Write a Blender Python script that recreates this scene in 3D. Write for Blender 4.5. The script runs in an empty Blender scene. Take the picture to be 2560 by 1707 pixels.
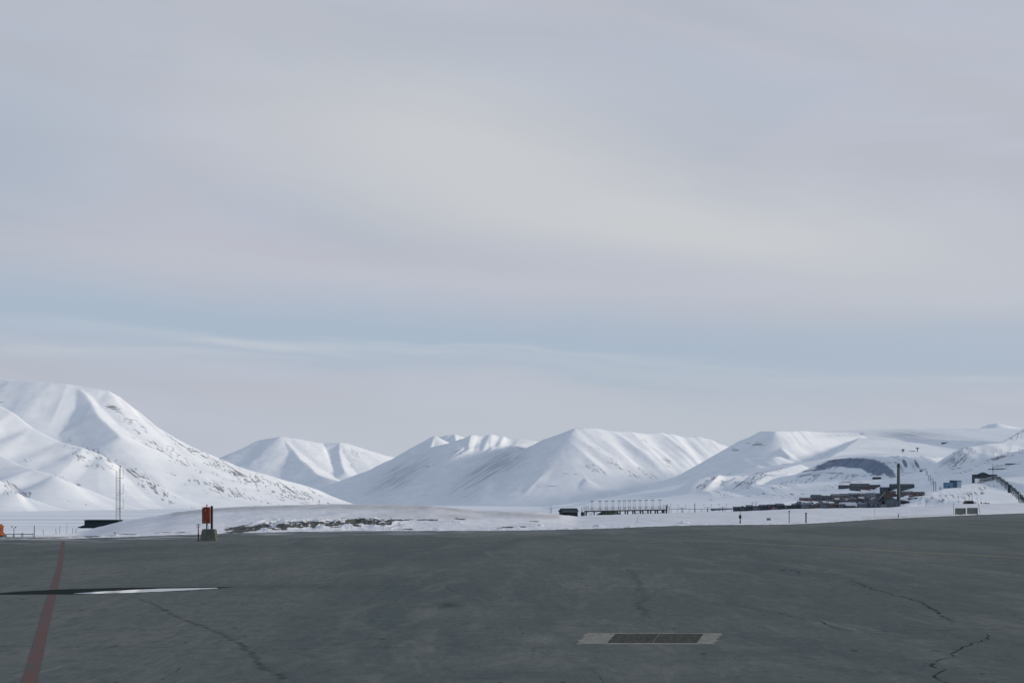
import bpy, math, random
import numpy as np
from mathutils import Vector

random.seed(7)
SC = bpy.context.scene
COL = SC.collection
F = 3555.6          # focal length in photo pixels (50 mm on a 36 mm sensor, 2560 px wide)
HZ = 1250.0         # row of the true horizon
CX = 1280.0
CH = 3.0            # eye height over the apron
SEA = -30.0

# ------------------------------------------------------------------ helpers
def W(px, py, D):
    return ((px-CX)/F*D, D, CH+(HZ-py)/F*D)

def G(px, py):
    D = CH*F/(py-HZ)
    return ((px-CX)/F*D, D)

def tag(o, label=None, cat=None, group=None, kind=None):
    if label: o['label'] = label
    if cat: o['category'] = cat
    if group: o['group'] = group
    if kind: o['kind'] = kind
    return o

def thing(name, label, cat, loc, group=None, rz=0.0):
    o = bpy.data.objects.new(name, None); COL.objects.link(o)
    o.location = loc; o.rotation_euler = (0, 0, rz); o.empty_display_size = 0.1
    return tag(o, label, cat, group)

class MB:
    """collects simple solids, then builds ONE mesh object"""
    def __init__(s): s.v = []; s.f = []
    def quad(s, pts):
        b = len(s.v); s.v += [tuple(p) for p in pts]; s.f.append(tuple(range(b, b+len(pts))))
    def hexa(s, lo, hi):   # 4 bottom corners (ccw), 4 top corners
        b = len(s.v); s.v += [tuple(p) for p in lo]+[tuple(p) for p in hi]
        for q in ((3,2,1,0),(4,5,6,7),(0,1,5,4),(1,2,6,5),(2,3,7,6),(3,0,4,7)):
            s.f.append(tuple(b+i for i in q))
        return s
    def box(s, x0, x1, y0, y1, z0, z1):
        return s.hexa([(x0,y0,z0),(x1,y0,z0),(x1,y1,z0),(x0,y1,z0)], [(x0,y0,z1),(x1,y0,z1),(x1,y1,z1),(x0,y1,z1)])
    def bar(s, p, q, r, n=6, r2=None):
        r2 = r if r2 is None else r2
        p = Vector(p); q = Vector(q); d = (q-p).normalized()
        a = d.orthogonal().normalized(); c = d.cross(a)
        b = len(s.v)
        for P, rr in ((p, r), (q, r2)):
            for i in range(n):
                t = 2*math.pi*i/n
                s.v.append(tuple(P+a*math.cos(t)*rr+c*math.sin(t)*rr))
        for i in range(n):
            j = (i+1) % n
            s.f.append((b+i, b+j, b+n+j, b+n+i))
        s.f.append(tuple(b+i for i in reversed(range(n)))); s.f.append(tuple(b+n+i for i in range(n)))
        return s
    def ring(s, c, R, r, n=20, m=6, axis='y'):
        b = len(s.v)
        for i in range(n):
            t = 2*math.pi*i/n
            for j in range(m):
                u = 2*math.pi*j/m
                rr = R+r*math.cos(u); h = r*math.sin(u)
                p = (rr*math.cos(t), h, rr*math.sin(t)) if axis == 'y' else (rr*math.cos(t), rr*math.sin(t), h)
                s.v.append((c[0]+p[0], c[1]+p[1], c[2]+p[2]))
        for i in range(n):
            for j in range(m):
                s.f.append((b+i*m+j, b+((i+1)%n)*m+j, b+((i+1)%n)*m+(j+1)%m, b+i*m+(j+1)%m))
        return s
    def lathe(s, c, prof, n=16):
        b = len(s.v)
        for r, z in prof:
            for i in range(n):
                t = 2*math.pi*i/n
                s.v.append((c[0]+r*math.cos(t), c[1]+r*math.sin(t), c[2]+z))
        for k in range(len(prof)-1):
            for i in range(n):
                j = (i+1) % n
                s.f.append((b+k*n+i, b+k*n+j, b+(k+1)*n+j, b+(k+1)*n+i))
        s.f.append(tuple(b+i for i in reversed(range(n)))); s.f.append(tuple(b+(len(prof)-1)*n+i for i in range(n)))
        return s
    def build(s, name, mat, parent=None, smooth=False, bevel=0):
        if name in ('leg','gable','latch','crossbar','stilt','frame','downpipe','finial') and len(s.f) < 400 and not getattr(s, 'done', 0):
            par = list(range(len(s.v)))
            def fd(i):
                while par[i] != i: par[i] = par[par[i]]; i = par[i]
                return i
            for f in s.f:
                for k in f[1:]: par[fd(k)] = fd(f[0])
            gs = {}
            for f in s.f: gs.setdefault(fd(f[0]), []).append(f)
            if len(gs) > 1:
                o = None
                for fs in gs.values():
                    m2 = MB(); idx = {}; m2.done = 1
                    for f in fs:
                        for k in f:
                            if k not in idx: idx[k] = len(m2.v); m2.v.append(s.v[k])
                        m2.f.append(tuple(idx[k] for k in f))
                    o = m2.build(name, mat, parent, smooth, bevel)
                return o
        me = bpy.data.meshes.new(name); me.from_pydata(s.v, [], s.f); me.update()
        me.materials.append(mat)
        if smooth:
            for p in me.polygons: p.use_smooth = True
        o = bpy.data.objects.new(name, me); COL.objects.link(o)
        if parent: o.parent = parent
        if bevel:
            m = o.modifiers.new('bevel', 'BEVEL'); m.width = bevel; m.segments = 2; m.limit_method = 'ANGLE'
        return o

# ------------------------------------------------------------------ numpy noise
_rng = np.random.RandomState(11)
_perm = _rng.permutation(4096)
_ga = _rng.rand(4096)*2*np.pi
_gx, _gy = np.cos(_ga), np.sin(_ga)
def perlin(x, y):
    xi = np.floor(x).astype(np.int64); yi = np.floor(y).astype(np.int64)
    xf = x-xi; yf = y-yi
    u = xf*xf*xf*(xf*(xf*6-15)+10); v = yf*yf*yf*(yf*(yf*6-15)+10)
    def g(ix, iy, fx, fy):
        h = _perm[(_perm[ix & 4095]+iy) & 4095]
        return _gx[h]*fx+_gy[h]*fy
    a = g(xi, yi, xf, yf); b = g(xi+1, yi, xf-1, yf)
    c = g(xi, yi+1, xf, yf-1); d = g(xi+1, yi+1, xf-1, yf-1)
    return (a+(b-a)*u)+((c+(d-c)*u)-(a+(b-a)*u))*v
def fbm(x, y, n=4, gain=0.5):
    r = 0; a = 1.0
    for i in range(n):
        r = r+a*perlin(x*2**i+i*17.3, y*2**i-i*9.1); a *= gain
    return r
def sstep(a, b, x):
    t = np.clip((x-a)/(b-a), 0, 1); return t*t*(3-2*t)

# ------------------------------------------------------------------ materials
def srgb(r, g, b):
    def c(x):
        x /= 255.0
        return x/12.92 if x <= 0.04045 else ((x+0.055)/1.055)**2.4
    return (c(r), c(g), c(b), 1)

class NT:
    def __init__(s, nt): s.t = nt; s.n = nt.nodes; s.l = nt.links
    def new(s, typ, **kw):
        n = s.n.new(typ)
        for k, v in kw.items():
            if k.startswith('i_'):
                n.inputs[int(k[2:])].default_value = v
            else: setattr(n, k, v)
        return n
    def math(s, op, a, b=None, c=None, clamp=False):
        n = s.n.new('ShaderNodeMath'); n.operation = op; n.use_clamp = clamp
        for i, x in enumerate((a, b, c)):
            if x is None: continue
            if hasattr(x, 'links'): s.l.new(x, n.inputs[i])
            else: n.inputs[i].default_value = x
        return n.outputs[0]
    def mix(s, fac, a, b):
        n = s.n.new('ShaderNodeMix'); n.data_type = 'RGBA'; n.clamp_factor = True
        for i, x in ((0, fac), (6, a), (7, b)):
            if hasattr(x, 'links'): s.l.new(x, n.inputs[i])
            else: n.inputs[i].default_value = x
        return n.outputs[2]
    def noise(s, vec, scale, detail=4, rough=0.5, dist=0.0):
        n = s.n.new('ShaderNodeTexNoise'); n.inputs['Scale'].default_value = scale
        n.inputs['Detail'].default_value = detail; n.inputs['Roughness'].default_value = rough
        n.inputs['Distortion'].default_value = dist
        if vec is not None: s.l.new(vec, n.inputs['Vector'])
        return n.outputs['Fac']
    def mapping(s, vec, scale=(1,1,1), rot=(0,0,0), loc=(0,0,0)):
        n = s.n.new('ShaderNodeMapping')
        n.inputs['Scale'].default_value = scale; n.inputs['Rotation'].default_value = rot; n.inputs['Location'].default_value = loc
        s.l.new(vec, n.inputs['Vector']); return n.outputs[0]
    def ramp(s, fac, a, b, lo=0.0, hi=1.0):
        n = s.n.new('ShaderNodeMapRange'); n.interpolation_type = 'SMOOTHSTEP'
        n.inputs[1].default_value = a; n.inputs[2].default_value = b; n.inputs[3].default_value = lo; n.inputs[4].default_value = hi
        s.l.new(fac, n.inputs[0]); return n.outputs[0]
    def attr(s, name):
        n = s.n.new('ShaderNodeAttribute'); n.attribute_name = name; return n.outputs['Fac']
    def link(s, a, b): s.l.new(a, b)

def newmat(name):
    m = bpy.data.materials.new(name); m.use_nodes = True
    t = NT(m.node_tree); b = m.node_tree.nodes['Principled BSDF']
    return m, t, b

def simple(name, col, rough=0.7, var=0.25, scale=3.0, metal=0.0, spec=0.3, dirt=None):
    m, t, b = newmat(name)
    tc = t.new('ShaderNodeTexCoord').outputs['Object']
    n = t.noise(tc, scale, 6, 0.6)
    f = t.ramp(n, 0.3, 0.7)
    c0 = tuple(c*(1-var) for c in col[:3])+(1,); c1 = tuple(min(1, c*(1+var)) for c in col[:3])+(1,)
    c = t.mix(f, c0, c1)
    if dirt:
        n2 = t.noise(tc, scale*2.7, 5, 0.65); c = t.mix(t.ramp(n2, 0.52, 0.7), c, dirt)
    t.link(c, b.inputs['Base Color'])
    b.inputs['Roughness'].default_value = rough; b.inputs['Metallic'].default_value = metal
    b.inputs['Specular IOR Level'].default_value = spec
    return m

def mountain_mat(name, ang, wl, haze, snow=(0.79, 0.815, 0.85, 1), rockc=(0.13, 0.135, 0.15, 1), strata=0.5):
    """snow with bare rock breaking through: streaks follow the fall line, bands follow the strata"""
    m, t, b = newmat(name)
    tc = t.new('ShaderNodeTexCoord').outputs['Object']
    sep = t.new('ShaderNodeSeparateXYZ'); t.link(tc, sep.inputs[0])
    lean = t.attr('lean'); c, s = t.math('COSINE', lean), t.math('SINE', lean)
    al = t.math('ADD', t.math('MULTIPLY', sep.outputs[0], c), t.math('MULTIPLY', sep.outputs[2], s))
    ac = t.math('SUBTRACT', t.math('MULTIPLY', sep.outputs[2], c), t.math('MULTIPLY', sep.outputs[0], s))
    wob = t.math('MULTIPLY', t.math('SUBTRACT', t.noise(tc, 0.0025, 2), 0.5), wl*2.5)
    ac = t.math('ADD', ac, wob)
    cmb = t.new('ShaderNodeCombineXYZ')
    t.link(t.math('DIVIDE', al, wl*16.0), cmb.inputs[0]); t.link(t.math('DIVIDE', ac, wl), cmb.inputs[1])
    n1 = t.noise(cmb.outputs[0], 1.0, 6, 0.62)
    cmb2 = t.new('ShaderNodeCombineXYZ')
    t.link(t.math('DIVIDE', sep.outputs[0], wl*5.0), cmb2.inputs[0]); t.link(t.math('DIVIDE', sep.outputs[2], wl*0.6), cmb2.inputs[1])
    n2 = t.noise(cmb2.outputs[0], 1.0, 5, 0.6)
    rock = t.attr('rock'); band = t.attr('band')
    k1 = t.math('ADD', n1, t.math('MULTIPLY', rock, 0.30))
    k2 = t.math('ADD', n2, t.math('MULTIPLY', band, 0.30))
    cm3 = t.new('ShaderNodeCombineXYZ')
    t.link(t.math('DIVIDE', al, wl*11.0), cm3.inputs[0]); t.link(t.math('DIVIDE', ac, wl*1.1), cm3.inputs[1]); cm3.inputs[2].default_value = 5.5
    nl = t.noise(cm3.outputs[0], 1.0, 5, 0.6)
    line = t.ramp(t.math('ABSOLUTE', t.math('SUBTRACT', nl, 0.5)), 0.008, 0.032, 1.0, 0.0)
    gate = t.ramp(t.math('ADD', t.noise(tc, 0.5/wl/4, 4, 0.6), t.math('MULTIPLY', rock, 0.25)), 0.60, 0.69)
    f1 = t.math('MULTIPLY', t.math('MAXIMUM', t.ramp(k1, 0.82, 0.87), t.math('MULTIPLY', line, gate)), t.ramp(rock, 0.02, 0.2))
    f2 = t.math('MULTIPLY', t.ramp(k2, 0.72, 0.80), t.ramp(band, 0.02, 0.2))
    f = t.math('MAXIMUM', f1, f2)
    grime = t.noise(tc, 0.010, 5, 0.6)
    sn = t.mix(t.ramp(grime, 0.35, 0.7), snow, tuple(x*0.93 for x in snow[:3])+(1,))
    vtx = t.attr('cover')      # blue slope shade painted into the snow colour; also dark ground around the town
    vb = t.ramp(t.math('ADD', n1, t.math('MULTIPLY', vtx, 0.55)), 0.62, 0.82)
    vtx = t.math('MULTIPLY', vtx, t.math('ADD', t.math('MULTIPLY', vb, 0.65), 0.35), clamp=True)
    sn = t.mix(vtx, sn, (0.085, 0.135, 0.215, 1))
    wl_ = t.attr('wall'); wf = t.math('MULTIPLY', t.ramp(t.math('ADD', wl_, t.math('MULTIPLY', t.math('SUBTRACT', t.math('MAXIMUM', n1, n2), 0.5), 1.1)), 0.34, 0.58), t.ramp(wl_, 0.05, 0.3))  # wall mask: blue shade of cliff and left-facing spurs painted into the colour
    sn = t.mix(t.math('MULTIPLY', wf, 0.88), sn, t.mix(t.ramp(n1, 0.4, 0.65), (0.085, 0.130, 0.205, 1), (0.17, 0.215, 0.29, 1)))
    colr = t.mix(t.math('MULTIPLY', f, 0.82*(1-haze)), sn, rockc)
    t.link(colr, b.inputs['Base Color'])
    b.inputs['Roughness'].default_value = 0.9; b.inputs['Specular IOR Level'].default_value = 0.05
    return m

# ------------------------------------------------------------------ world and sun
def build_world():
    w = bpy.data.worlds.new("World"); SC.world = w; w.use_nodes = True
    t = NT(w.node_tree); t.n.clear()
    out = t.new('ShaderNodeOutputWorld'); bg = t.new('ShaderNodeBackground')
    t.link(bg.outputs[0], out.inputs[0])
    sky = t.new('ShaderNodeTexSky'); sky.sky_type = 'NISHITA'; sky.sun_disc = False
    sky.sun_elevation = math.radians(SUN_EL); sky.sun_rotation = math.radians(SUN_AZ)
    sky.dust_density = 2.0
    tc = t.new('ShaderNodeTexCoord').outputs['Generated']
    sep = t.new('ShaderNodeSeparateXYZ'); t.link(tc, sep.inputs[0])
    az = t.math('ARCTAN2', sep.outputs[0], sep.outputs[1])
    el = t.math('ARCSINE', sep.outputs[2])
    # thin high cloud lies in long flat bands: the bearing is stretched, the elevation is not
    def coords(sa, se, off=0.0, tilt=0.0):
        c = t.new('ShaderNodeCombineXYZ')
        t.link(t.math('MULTIPLY', az, sa), c.inputs[0])
        e2 = t.math('ADD', el, t.math('MULTIPLY', az, tilt))
        t.link(t.math('MULTIPLY', e2, se), c.inputs[1]); c.inputs[2].default_value = off
        return c.outputs[0]
    big = t.noise(coords(3.0, 11.0, 1.7, 0.12), 1.0, 3, 0.45, 0.6)
    mid = t.noise(coords(5.0, 26.0, 4.2, 0.10), 1.0, 5, 0.5, 0.8)
    fine = t.noise(coords(6.0, 90.0, 8.8, 0.05), 1.0, 5, 0.55, 0.5)
    wob = t.math('MULTIPLY', t.math('SUBTRACT', big, 0.5), 0.05)
    wob2 = t.math('MULTIPLY', t.math('SUBTRACT', mid, 0.5), 0.016)
    elw = t.math('ADD', t.math('ADD', el, wob), wob2)
    def gauss(a0, e0, sa, se, tilt=0.0, amp=1.0):
        da = t.math('SUBTRACT', az, a0)
        de = t.math('SUBTRACT', t.math('SUBTRACT', elw, e0), t.math('MULTIPLY', da, tilt))
        q = t.math('ADD', t.math('POWER', t.math('ABSOLUTE', t.math('DIVIDE', da, sa)), 2.0), t.math('POWER', t.math('ABSOLUTE', t.math('DIVIDE', de, se)), 2.0))
        return t.math('MULTIPLY', t.math('EXPONENT', t.math('MULTIPLY', q, -1.0)), amp)
    def ang(px, py):
        a = math.atan((px-CX)/F); return a, math.atan((HZ-py)/F*math.cos(a))
    lav = srgb(187, 192, 205); blue = srgb(168, 185, 203); warm = srgb(204, 206, 209); pale = srgb(193, 198, 206); pink = srgb(190, 191, 203)
    col = t.mix(t.ramp(mid, 0.35, 0.7), lav, srgb(184, 188, 199))
    col = t.mix(t.ramp(big, 0.48, 0.66, 0, 0.35), col, srgb(172, 184, 199))
    def blob(col, px, py, rx, ry, tilt, amp, c):
        a, e = ang(px, py)
        return t.mix(gauss(a, e, rx/F, ry/F, tilt, amp), col, c)
    col = blob(col, 1130, 330, 560, 190, -0.16, 0.80, warm)
    col = blob(col, 1750, 560, 760, 95, -0.16, 0.95, warm)
    col = blob(col, 2500, 680, 500, 160, 0.0, 0.5, pale)
    col = blob(col, 0, 420, 260, 260, 0.0, 0.55, srgb(164, 178, 194))
    col = blob(col, 700, 640, 900, 70, -0.05, 0.55, pink)
    col = blob(col, 200, 30, 900, 120, 0.0, 0.3, srgb(174, 182, 194))
    col = blob(col, 400, 800, 1300, 78, -0.05, 0.85, blue)
    col = blob(col, 1700, 855, 1500, 60, -0.03, 0.75, blue)
    col = blob(col, 1250, 925, 500, 22, -0.03, 0.45, srgb(166, 182, 200))
    col = blob(col, 1150, 700, 1300, 40, -0.06, 0.35, pale)
    # narrow bright wisps above the mountains
    wis = t.math('MULTIPLY', t.ramp(fine, 0.45, 0.68), 0.6)
    a0, e0 = ang(600, 850); g1 = gauss(a0, e0, 700/F, 16/F, -0.055, 1.0)
    a0, e0 = ang(1450, 882); g2 = gauss(a0, e0, 620/F, 11/F, -0.05, 0.9)
    a0, e0 = ang(250, 880); g3 = gauss(a0, e0, 420/F, 12/F, 0.0, 0.7)
    a0, e0 = ang(2000, 915); g4 = gauss(a0, e0, 800/F, 14/F, -0.02, 0.7)
    gg = t.math('MAXIMUM', t.math('MAXIMUM', g1, g2), t.math('MAXIMUM', g3, g4))
    col = t.mix(t.math('MULTIPLY', gg, t.math('ADD', wis, 0.38)), col, srgb(191, 199, 209))
    low = t.ramp(el, 0.01, 0.085, 0.85, 0.0)
    col = t.mix(low, col, srgb(190, 196, 207))
    col = blob(col, 1500, 1060, 800, 120, 0.0, 0.6, srgb(189, 197, 206))
    # light behind the cloud shows through the deck; the open sky is a physical one
    cs = t.new('ShaderNodeVectorMath'); cs.operation = 'SCALE'; cs.inputs['Scale'].default_value = 0.10
    t.link(sky.outputs[0], cs.inputs[0])
    fac = t.ramp(el, 0.30, 0.8, 0.98, 0.90)
    hi_ = t.ramp(el, 0.36, 0.9, 0.0, 1.0)
    col = t.mix(hi_, col, (0.375, 0.465, 0.605, 1))
    fin = t.mix(fac, cs.outputs[0], col)
    t.link(fin, bg.inputs[0]); bg.inputs[1].default_value = 1.0
    # sun through thin cloud
    L = bpy.data.lights.new('sun', 'SUN'); L.energy = SUN_E; L.angle = math.radians(10); L.color = (1.0, 0.89, 0.74)
    o = bpy.data.objects.new('sun', L); COL.objects.link(o)
    a, e = math.radians(SUN_AZ), math.radians(SUN_EL)
    s = Vector((math.sin(a)*math.cos(e), math.cos(a)*math.cos(e), math.sin(e)))
    o.rotation_euler = s.to_track_quat('Z', 'Y').to_euler(); o.location = s*500
SUN_EL, SUN_AZ, SUN_E = 12, 96, 2.8
build_world()

# ------------------------------------------------------------------ grids
def grid_mesh(name, X, Y, Z, mat, attrs=None, smooth=True):
    nr, nc = X.shape
    me = bpy.data.meshes.new(name)
    co = np.stack([X, Y, Z], -1).reshape(-1, 3).astype(np.float32)
    i = np.arange(nr*nc).reshape(nr, nc)
    q = np.stack([i[:-1, :-1], i[:-1, 1:], i[1:, 1:], i[1:, :-1]], -1).reshape(-1, 4)
    me.vertices.add(len(co)); me.vertices.foreach_set('co', co.ravel())
    me.loops.add(q.size); me.loops.foreach_set('vertex_index', q.ravel().astype(np.int32))
    me.polygons.add(len(q)); me.polygons.foreach_set('loop_start', (np.arange(len(q))*4).astype(np.int32))
    me.polygons.foreach_set('loop_total', np.full(len(q), 4, np.int32))
    me.polygons.foreach_set('use_smooth', np.full(len(q), smooth, bool))
    me.update(calc_edges=True)
    for k, a in (attrs or {}).items():
        at = me.attributes.new(k, 'FLOAT', 'POINT'); at.data.foreach_set('value', a.reshape(-1).astype(np.float32))
    me.materials.append(mat)
    o = bpy.data.objects.new(name, me); COL.objects.link(o)
    return o

# ------------------------------------------------------------------ mountains
TERR = []
class Range:
    """height of a mountain group: every ridge line sheds a concave slope, the ground is the highest of them"""
    def __init__(s, zb, ridges, folds=(), rough=6.0, k=0.5):
        s.zb = zb; s.rid = []; s.folds = folds; s.rough = rough
        for r in ridges:
            kk = r.get('k', k); pts = np.array([W(*p) for p in r['p']])
            s.rid.append((pts, kk, r.get('kr', kk), r.get('pw', 1.5), r.get('ke', 0.5)))
        TERR.append(s)
    def base(s, X, Y):
        out = np.full(X.shape, s.zb, float); soft = 0
        for pts, kl, kr, tail, ke in s.rid:
            segs = []; dn = np.full(X.shape, 1e14); ov = np.zeros(X.shape); side = np.zeros(X.shape)
            for si, (a, b) in enumerate(zip(pts[:-1], pts[1:])):
                ex, ey = b[0]-a[0], b[1]-a[1]; L2 = ex*ex+ey*ey+1e-9
                tr_ = ((X-a[0])*ex+(Y-a[1])*ey)/L2; t = np.clip(tr_, 0, 1)
                dx = X-(a[0]+t*ex); dy = Y-(a[1]+t*ey)
                d2 = dx*dx+dy*dy
                o_ = np.zeros(X.shape)                                  # overshoot past the two ends of the line
                if si == 0: o_ = o_+np.maximum(-tr_, 0)
                if si == len(pts)-2: o_ = o_+np.maximum(tr_-1, 0)
                sd = sstep(-1, 1, (ex*dy-ey*dx)/(np.sqrt(d2*L2)+1e-6))   # 1 = left of travel
                dn = np.minimum(dn, d2)
                segs.append((d2, a[2]+(b[2]-a[2])*t, sd, o_*math.sqrt(L2)))
            ws = 0; zr = 0; wo = 0
            for d2, z_, sd, o_ in segs:
                w_ = ((dn+100)/(d2+100))**12; ws = ws+w_; zr = zr+w_*z_; side = side+w_*sd; w2 = ((dn+100)/(d2+100))**80; wo = wo+w2; ov = ov+w2*o_
            zr = zr/ws; side = side/ws; ov = ov/wo; d = np.sqrt(dn)
            kk = kr+(kl-kr)*side
            h = np.maximum(zr-s.zb, 1.0); dd = np.sqrt(d*d+64.0)-8.0
            q = kk*dd+np.maximum(ke-kk, 0)*ov
            best = s.zb+h*np.clip(1-q/(tail*h), 0, 1)**tail
            k = 5.0
            hh = np.clip(0.5+0.5*(best-out)/k, 0, 1)
            out = out*(1-hh)+best*hh+k*hh*(1-hh)*0.5*np.clip((best-s.zb)/40, 0, 1)
        return out
    def z(s, X, Y):
        X = np.asarray(X, float); Y = np.asarray(Y, float)
        z = s.base(X, Y)
        hgt = np.clip((z-s.zb)/80.0, 0, 1)
        px = CX+X/Y*F; py = HZ-(z-CH)/Y*F
        for (cx, cy, rx, ry, amp, th, wl) in s.folds:
            m = np.exp(-((px-cx)/rx)**4-((py-cy)/ry)**4)
            c, sn = math.cos(th), math.sin(th)
            al = X*c+z*sn; ac = z*c-X*sn
            n = fbm(ac/wl+perlin(al/(wl*4), ac/(wl*5))*0.7, al/(wl*7), 3, 0.45)
            z = z+amp*m*hgt*(np.abs(n)*-2.2+0.5)
        w = s.rough
        if w: z = z+hgt*w*(fbm(X/420.0, Y/420.0, 5, 0.5))
        return z
    def mesh(s, name, px0, px1, dpx, D0, D1, nD, mat, rock=(), band=(), cover=(), extra=(), label=None, lean=(), wall=()):
        pxs = np.arange(px0, px1+dpx, dpx); Ds = np.linspace(D0, D1, nD)
        P, D = np.meshgrid(pxs, Ds)
        X = (P-CX)/F*D
        Z = s.z(X, D)
        PY = HZ-(Z-CH)/D*F
        def mask(bl):
            m = np.zeros(X.shape)
            for (cx, cy, rx, ry, th, a) in bl:
                c, sn = math.cos(th), math.sin(th)
                u = (P-cx)*c+(PY-cy)*sn; v = -(P-cx)*sn+(PY-cy)*c
                m = np.maximum(m, a*np.exp(-(u/rx)**2-(v/ry)**2))
            return m
        ln = np.interp(P, [q_[0] for q_ in lean], [q_[1] for q_ in lean]) if len(lean) else np.zeros(X.shape)
        # let the rim of the group run down under its surroundings
        edge = np.minimum(sstep(0, 0.04, (D-D0)/(D1-D0)), sstep(0, 0.03, (D1-D)/(D1-D0)))
        Z = Z*1.0-(1-edge)*25
        o = grid_mesh(name, X, D, Z, mat, {'rock': mask(rock), 'band': mask(band), 'cover': np.clip(mask(cover), 0, 1), 'lean': ln, 'wall': mask(wall)})  # cover: painted slope shade and dark ground; wall: painted cliff and spur shade
        tag(o, label, None, None, 'structure')
        return o

R = math.radians
# --- left massif: four spurs stepping down to the fjord
left = Range(-42, [
 dict(p=[(-700,900,7600),(-300,925,7300),(0,943,7000),(32,950,6950),(128,957,6900),(191,966,6900),(271,977,6900),(297,991,6930),(338,1022,6980),(383,1062,7050),(415,1081,7120),(478,1116,7250),(542,1141,7400),(595,1165,7500),(642,1181,7620),(696,1196,7750),(750,1210,7900),(794,1223,8000),(835,1241,8100),(880,1258,8200)], k=0.9, kr=0.52, pw=1.7),
 dict(p=[(32,950,6950),(20,975,6830),(14,1000,6720)], k=0.9, kr=0.6),
 dict(p=[(191,967,6900),(212,985,6800),(230,1010,6680),(245,1040,6500),(300,1090,6200)], k=0.5, kr=0.5),
 dict(p=[(-500,930,6700),(-200,975,6350),(0,1015,6000),(32,1033,5960),(80,1069,5900),(153,1104,5830),(207,1120,5780),(249,1136,5780),(297,1165,5820),(332,1182,5880),(383,1203,5960),(430,1222,6050),(472,1241,6150),(515,1258,6280)], k=0.9, kr=0.42, pw=1.7),
 dict(p=[(-500,1040,5900),(-200,1090,5500),(0,1138,5200),(48,1160,5120),(86,1171,5050),(137,1190,5000),(191,1214,5060),(223,1228,5120),(271,1250,5220),(300,1263,5300)], k=0.9, kr=0.36, pw=1.7),
 dict(p=[(-300,1140,4700),(0,1200,4480),(32,1222,4460),(64,1241,4480),(108,1257,4560)], k=0.9, kr=0.34, pw=1.7),
 ], folds=[(560,1180,300,60,8,R(-32),130),(140,1010,110,50,14,R(-60),330),(120,1130,200,60,8,R(-30),220)], rough=7)
# --- far white dome behind the fjord head
far = Range(-46, [
 dict(p=[(420,1175,16700),(500,1160,16400),(560,1143,15900),(614,1124,15500),(636,1109,15300),(650,1101,15200),(699,1090,15150),(729,1093,15200),(767,1100,15300),(805,1106,15450),(848,1107,15400),(867,1109,15500),(900,1118,15700),(941,1132,15900),(968,1140,16000),(1010,1146,16200),(1100,1165,16500)], k=0.9, kr=0.42),
 dict(p=[(650,1102,15200),(622,1124,14950),(600,1145,14700)], k=0.5, kr=0.45),
 dict(p=[(705,1092,15150),(735,1125,14750),(752,1150,14350),(778,1170,14000),(805,1192,13600)], k=0.42, kr=0.40),
 dict(p=[(850,1107,15400),(848,1130,15100),(853,1155,14700),(862,1180,14300)], k=0.5, kr=0.40),
 ], folds=(), rough=14)
# --- central massif
mid = Range(-45, [
 dict(p=[(800,1252,12900),(850,1222,12500),(889,1195,12200),(930,1175,12000),(963,1160,11900),(1006,1140,11700),(1050,1113,11500),(1077,1095,11400),(1087,1090,11350),(1100,1098,11700),(1121,1108,12100)], k=0.7, kr=0.46, pw=1.2),
 dict(p=[(1087,1090,11350),(1082,1102,11250),(1076,1118,11130)], k=0.8, kr=0.5),
 dict(p=[(930,1215,11600),(980,1180,11300),(1020,1155,11100),(1077,1117,10900),(1121,1108,10800),(1159,1094,10700),(1180,1087,10650),(1220,1087,10750),(1263,1093,10850),(1304,1096,10900),(1340,1101,11000),(1400,1110,11200)], k=0.6, kr=0.44, pw=1.2),
 dict(p=[(1180,1088,10650),(1165,1102,10560),(1150,1125,10450),(1110,1152,10350)], k=0.5, kr=0.42),
 dict(p=[(1040,1235,10500),(1085,1215,10400),(1127,1196,10300),(1182,1169,10150),(1222,1151,10050),(1261,1122,9980),(1274,1112,9950),(1300,1108,10250),(1335,1102,10600)], k=0.6, kr=0.46, pw=1.2),
 dict(p=[(1060,1243,11200),(1127,1225,10900),(1180,1201,10700),(1236,1177,10500),(1290,1154,10250),(1331,1131,10080),(1358,1098,9980),(1399,1085,9840),(1427,1074,9740),(1437,1070,9700),(1481,1070.5,9780),(1535,1077,9900),(1590,1081,10050),(1644,1083,10200),(1699,1088,10350),(1745,1092,10450),(1767,1097,10520),(1800,1111,10650),(1840,1125,10800),(1900,1160,11000)], k=0.9, kr=0.47, pw=1.15),
 dict(p=[(1437,1070,9700),(1430,1084,9640),(1429,1114,9510),(1426,1147,9360),(1438,1173,9200),(1468,1200,8900)], k=0.47, kr=0.44, pw=1.15),
 dict(p=[(1745,1092,10450),(1772,1120,10250),(1792,1150,10000)], k=0.45, kr=0.5),
 ], folds=[(1625,1135,165,50,46,R(-52),220),(1220,1175,130,52,62,R(36),190),(1010,1190,110,50,44,R(30),180),(1220,1108,70,22,26,R(72),150)], rough=9)
backpk = Range(-46, [
 dict(p=[(1060,1110,13500),(1096,1093,13300),(1121,1086,13200),(1136,1085,13200),(1159,1093,13300),(1200,1110,13500)], k=0.7, kr=0.6),
 dict(p=[(1136,1085,13200),(1140,1100,13000)], k=0.7, kr=0.5),
 ], rough=6)
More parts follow.
